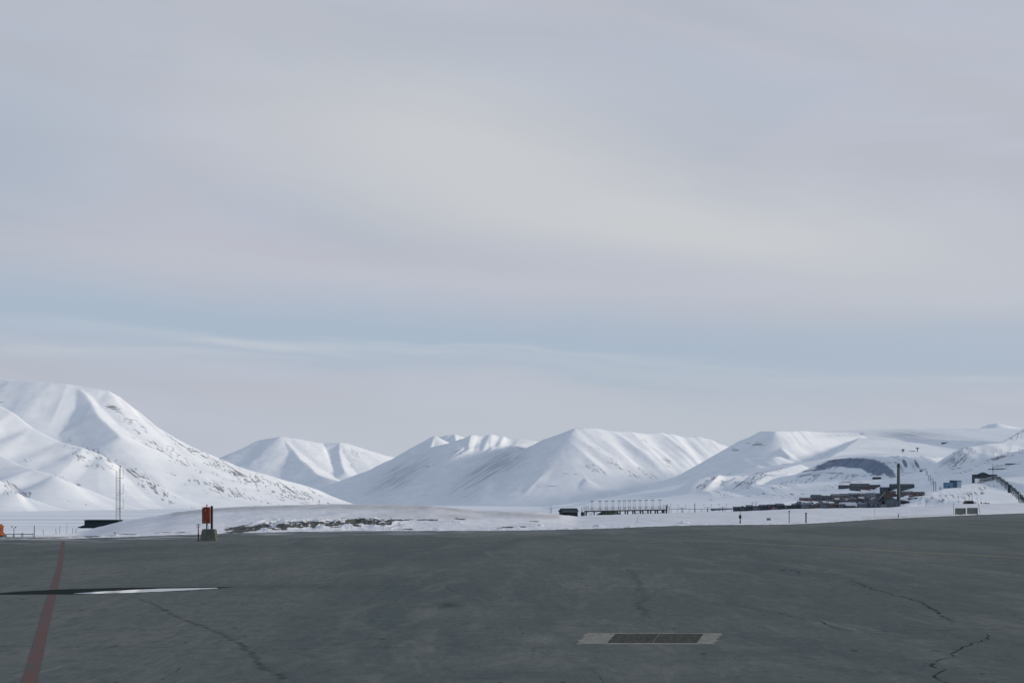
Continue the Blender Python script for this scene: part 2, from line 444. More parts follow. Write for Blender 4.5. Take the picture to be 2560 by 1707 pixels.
# --- mesa and the high plateau
mesa = Range(-35, [
 dict(p=[(1600,1243,9600),(1650,1215,9300),(1700,1188,9000),(1754,1160,8700),(1789,1141,8500),(1807,1129,8400),(1832,1117,8270),(1854,1101,8150),(1879,1091,8050),(1903,1077,7950),(1937,1077,7830),(1975,1077,7950),(2012,1077,8100),(2060,1079,8250),(2140,1081,8400)], k=0.8, kr=0.55, pw=1.2),
 dict(p=[(1937,1077,7830),(1948,1100,7740),(1952,1119,7650),(1975,1140,7450)], k=0.55, kr=0.5, pw=1.2),
 dict(p=[(2060,1079,8900),(2110,1076,9000),(2216,1071.5,9100),(2350,1070.5,9100),(2440,1070.5,9100),(2600,1070,9100),(2900,1070,9100)], k=0.6, kr=0.105, pw=1.15),
 dict(p=[(2160,1080,8700),(2148,1096,8300),(2110,1124,7500),(2060,1150,6800),(1980,1172,6400)], k=0.10, kr=0.45, pw=1.2),
 dict(p=[(2430,1076,10400),(2473,1060,10300),(2493,1058,10200),(2529,1066,10300),(2600,1078,10500)], k=0.4, kr=0.4),
 dict(p=[(1650,1205,7700),(1740,1172,7400),(1800,1158,7200),(1860,1147,7050),(1935,1140,6950),(1950,1142,7100)], k=0.3, kr=0.40),
 dict(p=[(1950,1160,6500),(2050,1148,6400),(2120,1136,6300),(2216,1132,6250),(2300,1131,6250),(2400,1132,6250),(2600,1132,6250)], k=0.12, kr=0.12, pw=1.2),
 ], folds=[(1990,1095,40,20,10,R(-60),110),(1900,1158,60,10,7,R(-55),70)], rough=5)
# --- the slopes above the town
town = Range(-28, [
 dict(p=[(1440,1256,6500),(1560,1247,6300),(1640,1229,6100),(1700,1212,6000),(1800,1190,5900),(1900,1178,5800),(2000,1160,5700)], k=0.3, kr=0.13, pw=1.3),
 dict(p=[(1670,1251,5400),(1700,1232,5250),(1733,1213,5120),(1756,1196,5050),(1767,1192,5000),(1800,1190,5060),(1850,1186,5100),(1905,1186,5100),(1960,1186,5100)], k=0.5, kr=0.42, pw=1.25),
 dict(p=[(1838,1190,5000),(1810,1206,4960),(1785,1224,4940),(1755,1240,4950)], k=0.42, kr=0.42, pw=1.2),
 dict(p=[(1915,1190,4950),(1880,1204,4880),(1840,1224,4840),(1805,1242,4850)], k=0.42, kr=0.42, pw=1.2),
 dict(p=[(1840,1256,4900),(1874,1239,4800),(1912,1220,4680),(1948,1195,4560),(1990,1187,4480),(2019,1174,4420),(2048,1163,4360),(2062,1153,4320),(2108,1146,4250),(2164,1140,4200),(2200,1142,4180),(2216,1142,4190),(2260,1141,4400),(2340,1142,4700),(2420,1145,5000)], k=0.5, kr=0.5, pw=1.35),
 dict(p=[(2216,1142,4190),(2228,1160,4120),(2245,1182,4000)], k=0.6, kr=0.6),
 dict(p=[(2268,1142,4420),(2282,1158,4300),(2298,1176,4150)], k=0.6, kr=0.6),
 dict(p=[(1930,1236,4000),(2010,1214,3960),(2100,1198,3900),(2190,1197,3800),(2260,1190,3650),(2317,1179,3550),(2400,1170,3500)], k=0.12, kr=0.085, pw=1.15, ke=0.3),
 ], folds=[(2280,1160,70,22,13,R(-58),65),(2120,1158,70,12,4,R(70),60),(1850,1213,130,26,16,R(36),90)], rough=3)
right = Range(-22, [
 dict(p=[(2290,1190,3300),(2314,1176,3320),(2328,1167,3330),(2350,1152,3340),(2372,1138,3350),(2395,1125,3360),(2417,1117,3370),(2462,1110,3400),(2500,1107,3440),(2524,1094,3480),(2551,1078,3520),(2600,1045,3600),(2700,990,3800),(3000,900,4300)], k=0.9, kr=0.32, pw=1.3, ke=0.8),
 dict(p=[(2417,1119,3370),(2400,1142,3330),(2385,1162,3290)], k=0.9, kr=0.7, ke=1.2),
 dict(p=[(2130,1248,3120),(2160,1226,3120),(2200,1204,3110),(2250,1190,3100),(2317,1177,3080),(2400,1161,3060),(2470,1146,3040),(2560,1122,3020),(2700,1080,3000),(2960,1010,3000)], k=0.2, kr=0.12, pw=1.2, ke=0.6),
 dict(p=[(2262,1266,1950),(2279,1258,1980),(2305,1241,2000),(2317,1237,2030),(2350,1224,2080),(2384,1216,2120),(2440,1205,2180),(2500,1195,2180),(2600,1188,2200),(2900,1178,2200)], k=0.14, kr=0.13, pw=1.25),
 ], folds=[(2450,1150,140,40,4,R(42),70),(2360,1248,80,22,1.6,R(60),16)], rough=2.5)

m_left = mountain_mat('snow rock left', R(-33), 10, 0.0)
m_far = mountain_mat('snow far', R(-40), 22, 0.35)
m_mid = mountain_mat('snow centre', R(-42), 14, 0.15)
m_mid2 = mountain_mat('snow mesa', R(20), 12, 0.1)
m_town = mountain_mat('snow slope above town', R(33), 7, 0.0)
m_right = mountain_mat('snow hillside', R(35), 4.5, 0.0, rockc=(0.09, 0.10, 0.12, 1))

left.mesh('mountain', -700, 1100, 2.6, 3300, 9400, 440, m_left,
  rock=[(600,1185,170,20,R(24),1.0),(470,1120,130,9,R(28),1.0),(420,1130,90,12,R(30),0.95),(720,1225,110,16,R(18),1.0),(360,1200,130,14,R(33),0.95),(250,1140,70,10,R(30),0.9),(215,1150,60,16,R(30),0.5),(140,1185,70,6,R(25),0.7),(30,1215,60,9,R(30),0.9),(330,1060,40,16,R(35),0.6),(560,1225,120,14,R(15),0.9),(180,1255,120,5,R(10),0.5),(20,1230,30,8,R(30),0.7)],
  band=[(285,1020,30,10,R(20),1.1),(318,1048,22,6,R(10),0.9),(5,1004,18,5,0,0.9),(170,1118,40,6,R(10),0.7)],
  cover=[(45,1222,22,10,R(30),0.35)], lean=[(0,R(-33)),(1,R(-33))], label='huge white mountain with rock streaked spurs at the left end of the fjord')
far.mesh('mountain', 380, 1150, 2.6, 11500, 18200, 220, m_far,
  rock=[(885,1132,28,10,R(30),0.8),(765,1158,18,3,R(30),0.9),(880,1165,20,4,R(20),0.6)], band=[(870,1150,40,6,R(20),0.5)], lean=[(0,R(-40)),(1,R(-40))], label='smooth rounded white mountain in the gap left of the middle')
mid.mesh('mountain', 740, 2000, 2.6, 7400, 13800, 360, m_mid,
  rock=[(1530,1150,55,10,R(38),0.85),(1560,1175,55,10,R(25),0.85),(1500,1178,30,8,R(25),0.9),(1610,1110,18,10,R(45),0.8),(1668,1158,20,8,R(45),0.9),(1610,1180,40,7,R(30),0.75)],
  cover=[(1230,1170,150,42,R(-30),0.45),(1000,1188,120,38,R(-28),0.42),(1360,1150,60,50,0,0.15)],  # darker streaks leave paler strips, painting sunlit snow onto the shaded flank
  band=[(1140,1135,30,14,0,0.7),(1070,1165,30,6,R(-15),0.7),(1170,1205,40,5,R(-20),0.5),(1370,1215,60,5,0,0.75),(1430,1183,50,4,0,0.8),(1120,1240,120,5,0,0.4),(1330,1240,120,5,0,0.45)], lean=[(1432,R(33)),(1436,R(-42))], label='broad flat topped white mountain with fluted flank in the middle')
backpk.mesh('mountain', 1040, 1230, 2.6, 12500, 14200, 70, m_far, label='small white peak showing behind the saddle of the central ridge')
mesa.mesh('mountain', 1400, 2960, 2.6, 4800, 11400, 340, m_mid2,
  band=[(1885,1110,50,9,0,0.85),(1840,1122,25,6,0,0.8),(1860,1180,80,5,0,0.5)], rock=[(1770,1185,60,8,0,0.3)],
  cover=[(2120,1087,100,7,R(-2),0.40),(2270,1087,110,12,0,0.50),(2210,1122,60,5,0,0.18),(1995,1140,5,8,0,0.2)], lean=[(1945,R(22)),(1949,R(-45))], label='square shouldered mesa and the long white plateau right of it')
town.mesh('mountain', 1380, 2560, 2.0, 2400, 6800, 380, m_town,
  rock=[(1860,1205,90,16,R(-25),0.95),(1770,1200,30,8,R(-35),0.95),(1950,1215,60,9,R(-25),0.9),(2010,1200,60,10,R(-10),0.8),(2100,1195,80,10,0,0.8),(2245,1160,60,22,R(50),0.75),(1990,1240,90,8,0,0.6),(2040,1225,80,8,R(-15),0.5),(2100,1150,70,10,R(-5),0.9),(2170,1180,60,12,R(20),0.7)],
  band=[(2120,1205,60,5,0,0.9),(2060,1180,70,5,R(5),0.9),(2060,1190,80,4,R(5),0.8),(1900,1238,120,5,0,0.6)],
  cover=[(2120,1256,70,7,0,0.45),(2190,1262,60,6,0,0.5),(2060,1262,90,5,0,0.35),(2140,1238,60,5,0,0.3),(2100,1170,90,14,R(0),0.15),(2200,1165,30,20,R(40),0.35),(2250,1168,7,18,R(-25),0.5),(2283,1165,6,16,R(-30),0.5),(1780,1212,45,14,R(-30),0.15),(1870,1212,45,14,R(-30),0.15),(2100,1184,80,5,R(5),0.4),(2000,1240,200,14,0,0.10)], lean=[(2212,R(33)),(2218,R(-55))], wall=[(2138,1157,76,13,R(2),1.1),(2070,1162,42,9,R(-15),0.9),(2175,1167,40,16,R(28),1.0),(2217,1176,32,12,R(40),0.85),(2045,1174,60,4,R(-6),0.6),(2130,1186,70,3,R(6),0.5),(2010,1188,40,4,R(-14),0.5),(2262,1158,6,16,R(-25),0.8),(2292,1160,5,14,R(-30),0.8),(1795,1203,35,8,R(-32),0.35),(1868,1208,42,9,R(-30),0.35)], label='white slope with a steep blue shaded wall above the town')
right.mesh('hillside', 1900, 2960, 1.6, 1150, 4600, 420, m_right,
  rock=[(2350,1248,80,18,R(-8),0.9),(2420,1240,60,18,R(-30),0.8),(2400,1145,60,24,R(-35),0.85),(2480,1150,90,6,R(-20),0.9),(2440,1235,70,12,R(-35),0.6),(2540,1095,40,10,R(-30),0.8),(2310,1250,30,12,R(-25),0.95),(2540,1130,80,8,R(-20),0.5)],
  band=[(2500,1165,80,5,R(-8),0.8),(2390,1180,60,5,0,0.7)],
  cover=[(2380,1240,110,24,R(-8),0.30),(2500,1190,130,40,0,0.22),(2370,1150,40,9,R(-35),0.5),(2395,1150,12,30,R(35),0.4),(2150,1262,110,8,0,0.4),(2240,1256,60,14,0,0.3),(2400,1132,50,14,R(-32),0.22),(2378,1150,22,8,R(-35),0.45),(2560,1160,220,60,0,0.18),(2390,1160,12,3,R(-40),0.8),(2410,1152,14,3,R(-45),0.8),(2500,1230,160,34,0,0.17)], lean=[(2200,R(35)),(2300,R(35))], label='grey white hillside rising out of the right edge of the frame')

# --- frozen fjord: one sheet to the horizon
m, t, b = newmat('fjord ice')
tc = t.new('ShaderNodeTexCoord').outputs['Object']
s1 = t.noise(t.mapping(tc, (0.0009, 0.0055, 1)), 1.0, 5, 0.55, 0.4)
s2 = t.noise(t.mapping(tc, (0.004, 0.03, 1)), 1.0, 4, 0.5)
f = t.math('ADD', t.ramp(s1, 0.50, 0.62, 0, 0.42), t.ramp(s2, 0.5, 0.8, 0, 0.18))
sp = t.new('ShaderNodeSeparateXYZ'); t.link(tc, sp.inputs[0])
yw = t.math('ADD', sp.outputs[1], t.math('MULTIPLY', t.math('SUBTRACT', t.noise(t.mapping(tc, (0.003, 0.001, 1)), 1.0, 4, 0.6), 0.5), 60))
for yc, wd, am in ((2480, 26, .75), (2330, 30, .8), (1790, 14, .5), (2900, 60, .35)):
    g_ = t.math('MULTIPLY', t.math('EXPONENT', t.math('MULTIPLY', t.math('POWER', t.math('ABSOLUTE', t.math('DIVIDE', t.math('SUBTRACT', yw, yc), wd)), 2.0), -1.0)), am)
    f = t.math('MAXIMUM', f, g_)
c = t.mix(f, (0.80, 0.82, 0.86, 1), (0.28, 0.32, 0.37, 1))
t.link(c, b.inputs['Base Color']); b.inputs['Roughness'].default_value = 0.85; b.inputs['Specular IOR Level'].default_value = 0.1
xs = np.linspace(-40000, 40000, 60); ys = np.linspace(-3000, 60000, 60)
GX, GY = np.meshgrid(xs, ys)
tag(grid_mesh('fjord', GX, GY, np.full(GX.shape, SEA), m), 'flat frozen fjord covered with wind packed snow', None, None, 'structure')

# ------------------------------------------------------------------ near snow bank beyond the apron
CREST = np.array([(-900,1340,125),(-100,1342,125),(0,1341,125),(60,1342.5,126),(112,1338,150),(160,1334,170),(191,1331,190),(206,1329,210),(298,1305,230),(344,1297,235),(399,1289,240),(446,1279,240),(526,1271,240),(640,1265,240),(723,1263,240),(832,1260,240),(914,1261,240),(1077,1264,240),(1131,1268,240),(1200,1276,250),(1263,1278,260),(1345,1279,280),(1400,1286,300),(1443,1291,330),(1454,1290,335),(1658,1282,350),(1740,1280.5,360),(1834,1278,380),(1990,1272,400),(2200,1269,430),(2279,1266,450),(2395,1260,480),(2560,1257,500),(2700,1255,520),(3800,1251,650)])
EDGE = np.array([(-900,1346),(-100,1346.5),(0,1346),(60,1347),(140,1347),(223,1343),(300,1341),(400,1337),(542,1333),(560,1331.5),(723,1328.5),(881,1326),(1200,1325.5),(1318,1324.3),(1508,1320),(1590,1316.5),(1740,1311.5),(1968,1310),(2012,1308),(2057,1306),(2200,1296.5),(2239,1295),(2395,1288),(2560,1282),(2700,1278),(3800,1264)])
def _smooth(tab, col, sig):
    g = np.arange(-1000, 3901, 4.0); y = np.interp(g, tab[:, 0], tab[:, col])
    k = np.exp(-0.5*(np.arange(-60, 61, 4.0)/sig)**2); k /= k.sum()
    return g, np.convolve(np.pad(y, 15, mode='edge'), k, mode='valid')
_g, _pc = _smooth(CREST, 1, 9.0); _, _dc = _smooth(CREST, 2, 26.0); _, _pe = _smooth(EDGE, 1, 12.0)
CREST = np.stack([_g, _pc, _dc], 1); EDGE = np.stack([_g, _pe], 1)
def edgeD(px): return CH*F/(np.interp(px, EDGE[:, 0], EDGE[:, 1])-HZ)
LUMPS = []
rl = random.Random(5)
for (x, y, w, h) in [(640,1320,16,.5),(668,1324,14,.3),(700,1318,20,.55),(735,1322,20,.35),(762,1314,22,.7),(800,1316,24,.75),(812,1324,16,.3),(845,1314,24,.8),(868,1312,14,.5),(900,1310,26,.85),(930,1306,24,.75),(962,1304,22,.7),(985,1312,24,.5),(1010,1316,20,.35),(935,1322,14,.35),(880,1322,14,.3),(614,1320,9,.4),(680,1316,9,.45),(738,1310,8,.4),(848,1302,9,.4),(905,1302,8,.35),(1000,1306,26,.3)]:
    LUMPS.append((x+rl.uniform(-3, 3), y, w*rl.uniform(.9, 1.3), h*0.42))
for (x, y, w, h) in [(290,1334,6,.25),(1330,1306,7,.22),(1352,1305,8,.25),(1338,1312,10,.15),(1490,1315,10,.3),(1500,1318,14,.2),(1710,1310,12,.35),(1290,1319,16,.15),(1245,1318,14,.15),(1140,1300,30,.2),(2225,1292,16,.15),(2260,1291,14,.12),(2100,1303,12,.12),(2050,1305,12,.12),(1370,1304,9,.14),(1400,1306,11,.1),(1310,1312,8,.12)]:
    LUMPS.append((x, y, w, h))
def near_z(P, D, detail=True):
    P = np.asarray(P, float); D = np.asarray(D, float)
    De = edgeD(P); pc = np.interp(P, CREST[:, 0], CREST[:, 1]); Dc = np.interp(P, CREST[:, 0], CREST[:, 2])
    zc = CH+(HZ-pc)/F*Dc
    u = (D-De)/(Dc-De)
    S = np.sin(np.clip(u, 0, 1)*np.pi/2)**0.9
    lowl = sstep(1350, 1420, P)
    S = S*(1-0.0*lowl)
    z = zc*S+0.03
    z = np.where(u < 0, 0.03+u*0.6*(Dc-De)/20, z)
    X_ = (P-CX)/F*D
    bermu = sstep(600, 680, P)*(1-sstep(960, 1040, P))*sstep(0.0, 0.05, u)*(1-sstep(0.12, 0.30, u))
    if detail: z = z+bermu*(0.30*(1-np.abs(perlin(X_/1.7, D/6.5))*2.6)+0.10*fbm(X_/0.45, D/1.5, 3))
    over = np.maximum(D-Dc, 0)
    z = z-over*over/(over+60.0)*0.16
    X = (P-CX)/F*D
    z = z+0.05*fbm(X/3.1, D/9.0, 4)*sstep(-0.02, 0.10, u)+0.035*fbm(X/1.2, D/3.0, 3)
    z = z+0.22*np.maximum(fbm(X/1.6, D/2.5, 3)-0.05, 0)*sstep(-0.03, 0.0, u)*(1-sstep(0.015, 0.06, u))
    z = z+0.16*fbm(X/12, D/40, 3)*sstep(0.0, 0.4, u)*np.clip(1-over/30, 0, 1)
    for (lx, ly, lw, lh) in LUMPS:
        Dl = CH*F/(ly-HZ)*1.0
        # an object seen at row ly on the bank lies a bit farther out than the flat ground would say
        El = float(edgeD(np.array(lx))); Dl = El+(1326-min(ly, 1326))*0.55*(El/145.0)+1.5
        Xl = (lx-CX)/F*Dl; wl = lw/F*Dl
        q = ((X-Xl)/wl)**2+((D-Dl)/(wl*1.6))**2
        if detail: z = z+lh*np.exp(-q)*(1+0.9*fbm(X/0.5+lx, D/0.7, 3))
        else: z = z+lh*np.exp(-q)
    return np.maximum(z, -33)
def near_hit(px, py):
    D = np.linspace(float(edgeD(np.array(px))), float(np.interp(px, CREST[:, 0], CREST[:, 2])), 400)
    z = near_z(np.full(D.shape, px), D, False); row = HZ-(z-CH)/D*F
    i = np.argmax(row <= py)
    if row[i] > py: i = int(np.argmin(row))
    return float(D[i]), float(z[i])

m, t, b = newmat('snow bank')
tc = t.new('ShaderNodeTexCoord').outputs['Object']
soil = t.attr('soil'); dirty = t.attr('dirty')
n1 = t.noise(t.mapping(tc, (1.1, 0.5, 2.2)), 1.0, 7, 0.62); n2 = t.noise(t.mapping(tc, (0.25, 0.05, 1)), 1.0, 5, 0.6); n3 = t.noise(tc, 9.0, 5, 0.6)
n4 = t.noise(t.mapping(tc, (0.75, 0.28, 1.7)), 1.0, 7, 0.62, 0.6)
fs = t.ramp(t.math('ADD', n4, t.math('MULTIPLY', soil, 0.36)), 0.735, 0.765)
fd = t.math('MULTIPLY', t.ramp(t.math('ADD', t.math('MULTIPLY', n2, 0.6), t.math('MULTIPLY', n1, 0.4)), 0.35, 0.65, 0.45, 1.0), dirty)
sn = t.mix(t.ramp(n2, 0.35, 0.7), (0.69, 0.695, 0.73, 1), (0.62, 0.63, 0.665, 1))
sn = t.mix(fd, sn, (0.33, 0.33, 0.325, 1))
so = t.mix(t.ramp(n3, 0.40, 0.70), (0.030, 0.042, 0.044, 1), (0.10, 0.088, 0.07, 1))
t.link(t.mix(t.math('MULTIPLY', fs, 0.95), sn, so), b.inputs['Base Color'])
b.inputs['Roughness'].default_value = 0.9; b.inputs['Specular IOR Level'].default_value = 0.08
bm_ = t.new('ShaderNodeBump'); bm_.inputs['Strength'].default_value = 0.5; bm_.inputs['Distance'].default_value = 0.15
t.link(n1, bm_.inputs['Height']); t.link(bm_.outputs[0], b.inputs['Normal'])
pxs = np.concatenate([np.arange(-900, 500, 3.0), np.arange(500, 1100, 0.8), np.arange(1100, 1800, 1.6), np.arange(1800, 3800, 3.5)])
us = np.concatenate([np.linspace(-0.06, 0.5, 130), np.linspace(0.505, 1.0, 60), np.linspace(1.02, 1.6, 22), np.linspace(1.65, 6, 26)])
P, U = np.meshgrid(pxs, us)
De = edgeD(P); Dc = np.interp(P, CREST[:, 0], CREST[:, 2])
D = De+(Dc-De)*U
Z = near_z(P, D); X = (P-CX)/F*D; PY = HZ-(Z-CH)/D*F
def band2(P, PY, pts, th):
    xs_, y_ = zip(*pts); yc = np.interp(P, xs_, y_)
    m_ = np.exp(-((PY-yc)/th)**2); return m_*sstep(xs_[0]-6, xs_[0]+6, P)*(1-sstep(xs_[-1]-8, xs_[-1]+8, P))
soilA = np.maximum.reduce([
  1.0*band2(P, PY, [(560,1328),(620,1320),(680,1316),(740,1313),(800,1310),(860,1307),(920,1305),(985,1305)], 12),
  1.0*band2(P, PY, [(955,1301),(1000,1299),(1060,1299),(1098,1300)], 2.6),
  0.85*band2(P, PY, [(365,1332),(400,1331),(470,1330),(560,1329)], 1.6),
  0.9*band2(P, PY, [(281,1330),(300,1334),(345,1336)], 1.3),
  0.8*band2(P, PY, [(980,1323),(1035,1322)], 2.0),
  0.8*band2(P, PY, [(1080,1310),(1118,1313)], 2.2),
  0.8*band2(P, PY, [(1135,1295),(1165,1298)], 2.0),
  0.95*band2(P, PY, [(1240,1319),(1275,1317),(1318,1316)], 2.2),
  0.7*band2(P, PY, [(1322,1303),(1360,1303)], 2.0),
  0.85*band2(P, PY, [(1484,1311),(1502,1313)], 1.6),
  0.5*band2(P, PY, [(2195,1291),(2270,1290)], 1.8),
  0.6*band2(P, PY, [(1975,1306),(2030,1305)], 1.0)])
brk = 0.68+0.9*fbm(X/2.0, D/3.2, 4)
soilA = soilA*np.clip(brk+0.25, 0.2, 1.3)
dirtyA = np.maximum.reduce([0.75*band2(P, PY, [(430,1284),(560,1272),(720,1266),(900,1266),(1080,1269),(1200,1281),(1330,1288),(1400,1292)], 7.0),
  0.35*sstep(0, 1, (1300-PY)/10)*sstep(700, 1100, P)*(1-sstep(1200, 1420, P)), 0.7*band2(P, PY, [(1090,1288),(1150,1290),(1200,1294)], 6), 0.85*(1-sstep(120, 260, P))*sstep(1338, 1342, PY), 0.5*band2(P, PY, [(2150,1295),(2290,1290),(2400,1286)], 3)])
tag(grid_mesh('snow_field', X, D, Z, m, {'soil': soilA, 'dirty': np.clip(dirtyA, 0, 1)}), 'ploughed snow bank with dirt showing through along the far side of the apron', None, None, 'structure')

# ------------------------------------------------------------------ apron
m_tar, t, b = newmat('worn asphalt')
tc = t.new('ShaderNodeTexCoord').outputs['Object']
big = t.noise(t.mapping(tc, (0.10, 0.022, 1), (0, 0, 0.30)), 1.0, 5, 0.55, 0.9)
med = t.noise(t.mapping(tc, (0.55, 0.10, 1), (0, 0, -0.10)), 1.0, 7, 0.66, 1.2)
med2 = t.noise(t.mapping(tc, (1.6, 0.38, 1), (0, 0, 0.35), (3, 8, 0)), 1.0, 7, 0.70, 0.8)
stre = t.noise(t.mapping(tc, (0.30, 0.55, 1), (0, 0, 0.10)), 1.0, 5, 0.6, 0.8)
scuff = t.noise(t.mapping(tc, (7.0, 0.55, 1), (0, 0, -0.62)), 1.0, 5, 0.65, 0.5)
gr = t.noise(tc, 34.0, 3, 0.8); gr2 = t.noise(tc, 9.0, 6, 0.75); spot = t.noise(t.mapping(tc, (1.0, 0.45, 1)), 3.0, 3, 0.5)
c = t.mix(t.ramp(big, 0.38, 0.62), (0.058, 0.080, 0.080, 1), (0.095, 0.111, 0.107, 1))
c = t.mix(t.ramp(med, 0.45, 0.68, 0, 0.70), c, (0.139, 0.146, 0.133, 1))
c = t.mix(t.ramp(med2, 0.50, 0.66, 0, 0.65), c, (0.055, 0.075, 0.078, 1))
c = t.mix(t.ramp(stre, 0.52, 0.70, 0, 0.45), c, (0.055, 0.075, 0.078, 1))
c = t.mix(t.math('MULTIPLY', t.ramp(scuff, 0.52, 0.68), t.ramp(big, 0.45, 0.6, 0.0, 0.55)), c, (0.156, 0.165, 0.156, 1))
c = t.mix(t.ramp(gr2, 0.50, 0.72, 0, 0.55), c, (0.151, 0.160, 0.150, 1))
c = t.mix(t.ramp(gr, 0.45, 0.75, 0, 0.60), c, (0.174, 0.184, 0.175, 1))
c = t.mix(t.ramp(gr, 0.42, 0.25, 0, 0.60), c, (0.032, 0.043, 0.044, 1))
gr3 = t.noise(t.mapping(tc, (1.0, 0.5, 1)), 3.2, 9, 0.82)
c = t.mix(t.ramp(gr3, 0.50, 0.66, 0, 0.55), c, (0.165, 0.168, 0.160, 1))
c = t.mix(t.ramp(gr3, 0.48, 0.36, 0, 0.50), c, (0.045, 0.058, 0.060, 1))
c = t.mix(t.ramp(spot, 0.685, 0.72, 0, 0.8), c, (0.026, 0.038, 0.040, 1))
c = t.mix(t.math('MULTIPLY', t.attr('chalk'), t.ramp(gr2, 0.35, 0.62)), c, (0.20, 0.20, 0.19, 1))
fr = t.math('MULTIPLY', t.ramp(t.noise(t.mapping(tc, (0.16, 0.9, 1)), 1.0, 5, 0.6), 0.52, 0.60), t.attr('frost'))
c = t.mix(t.math('MULTIPLY', fr, 0.8), c, (0.55, 0.56, 0.58, 1))
c = t.mix(t.math('MULTIPLY', t.attr('wet'), 0.85), c, (0.018, 0.028, 0.030, 1))
t.link(c, b.inputs['Base Color'])
b.inputs['Roughness'].default_value = 0.95; b.inputs['Specular IOR Level'].default_value = 0.12
bp = t.new('ShaderNodeBump'); bp.inputs['Strength'].default_value = 0.35; bp.inputs['Distance'].default_value = 0.02
t.link(gr2, bp.inputs['Height']); t.link(bp.outputs[0], b.inputs['Normal'])
pys = np.concatenate([1250+CH*F/np.linspace(1.0, 14, 14), np.linspace(1980, 1480, 90), np.linspace(1478, 1466, 10), np.linspace(1462, 1330, 90)])
pxs = np.concatenate([np.linspace(-6000, -50, 30), np.arange(-40, 2620, 10), np.linspace(2640, 9000, 30)])
P, V = np.meshgrid(pxs, np.linspace(0, 1, 260))
# rows: flat rows near, then squeezed to the snow edge
De = edgeD(P)+5.0
Dn = 1.0
D = 1.0/((1-V)/Dn+V/De) if False else Dn*(De/Dn)**(V)
X = (P-CX)/F*D
PY = HZ+CH*F/D
def lens(cx, cy, rx, ry, p=2): return np.exp(-(np.abs((P-cx)/rx)**p)-(np.abs((PY-cy)/ry)**p))
wet = np.clip(np.maximum.reduce([1.6*lens(300,1473,310,9,4)*0, 0.9*lens(1121,1512,30,7), 0.5*lens(1063,1516,30,3), 0.35*lens(700,1466,260,7)]), 0, 1)
chalk = np.clip(np.maximum.reduce([0.9*lens(1352,1597,45,10), 0.35*lens(1180,1530,160,18), 0.35*lens(1250,1650,300,24), 0.3*lens(1700,1676,160,20), 0.3*lens(1900,1660,200,10)]), 0, 1)
edr = np.interp(P, EDGE[:, 0], EDGE[:, 1])
frost = np.exp(-((PY-edr-6)/7.0)**2)*(0.35+0.65*(1-sstep(1000, 1500, P)))
apron = grid_mesh('apron', X, D, np.zeros(X.shape), m_tar, {'wet': wet, 'chalk': chalk, 'frost': frost})
tag(apron, 'dark worn asphalt apron crossed by cracks and seams', None, None, 'structure')

# cracks and tar seams belong to the apron: strips laid into the same mesh
m_cr, t, b = newmat('crack')
uv = t.new('ShaderNodeAttribute'); uv.attribute_name = 'across'
tc = t.new('ShaderNodeTexCoord').outputs['Object']
cen = t.math('SUBTRACT', 1.0, t.math('ABSOLUTE', uv.outputs['Fac']))
a = t.math('MULTIPLY', t.ramp(cen, 0.0, 0.7), t.ramp(t.noise(tc, 2.2, 6, 0.7), 0.36, 0.60, 0.10, 1.0))
a = t.math('MULTIPLY', a, t.attr('depth'))
b.inputs['Base Color'].default_value = (0.018, 0.026, 0.027, 1); b.inputs['Roughness'].default_value = 1; b.inputs['Specular IOR Level'].default_value = 0.0
tr = t.new('ShaderNodeBsdfTransparent'); mx = t.new('ShaderNodeMixShader')
t.link(a, mx.inputs[0]); t.link(tr.outputs[0], mx.inputs[1]); t.link(b.outputs[0], mx.inputs[2])
t.link(mx.outputs[0], t.n['Material Output'].inputs[0])
apron.data.materials.append(m_cr)
cv, cf, ca, cd = [], [], [], []
rc = random.Random(3)
def crack(pts, w, jag=0.06, strength=0.8, z=0.004, fade=True):
    w = w*0.5; jag = jag*0.9; strength = strength*(0.8 if strength > 0.6 else 0.55)
    P3 = [Vector((*G(*p), 0)) for p in pts]
    # resample
    S = []
    for p, q in zip(P3[:-1], P3[1:]):
        n = max(2, int((q-p).length/0.22)); n = min(n, 90)
        S += [p.lerp(q, i/n) for i in range(n)]
    S.append(P3[-1])
    off = 0
    base = len(cv)
    for i, p in enumerate(S):
        d = (S[min(i+1, len(S)-1)]-S[max(i-1, 0)]); d.z = 0
        if d.length < 1e-6: d = Vector((1, 0, 0))
        nrm = Vector((-d.y, d.x, 0)).normalized()
        off = off*0.75+rc.uniform(-jag, jag)
        ww = w*(0.7+0.6*rc.random())
        e = min(i, len(S)-1-i)/max(3.0, len(S)*0.12); e = min(1, e) if fade else 1
        for s in (-1, 0, 1):
            q = p+nrm*(off+s*ww); cv.append((q.x, q.y, z)); ca.append(float(s)); cd.append(strength*e)
    for i in range(len(S)-1):
        a = base+i*3
        cf.append((a, a+1, a+4, a+3)); cf.append((a+1, a+2, a+5, a+4))
crack([(-300,1614),(0,1615),(326,1616),(626,1622),(925,1619),(1280,1610),(1440,1610)], 0.05, 0.01, 0.75)
crack([(326,1488),(392,1514),(435,1541),(490,1558),(571,1588),(615,1618),(642,1650),(697,1694),(730,1760)], 0.22, 0.06, 0.45, 0.005)
crack([(54,1522),(180,1524),(321,1525)], 0.05, 0.02, 0.5)
crack([(424,1683),(440,1677),(452,1669),(440,1668)], 0.04, 0.02, 0.8)
crack([(142,1548),(143,1534),(204,1534),(204,1548)], 0.02, 0.0, 0.5, 0.006)
crack([(1802,1508),(1860,1517),(1917,1527),(1982,1540),(2047,1551),(2085,1567),(2140,1578),(2200,1577),(2423,1573),(2700,1567)], 0.08, 0.04, 0.85)
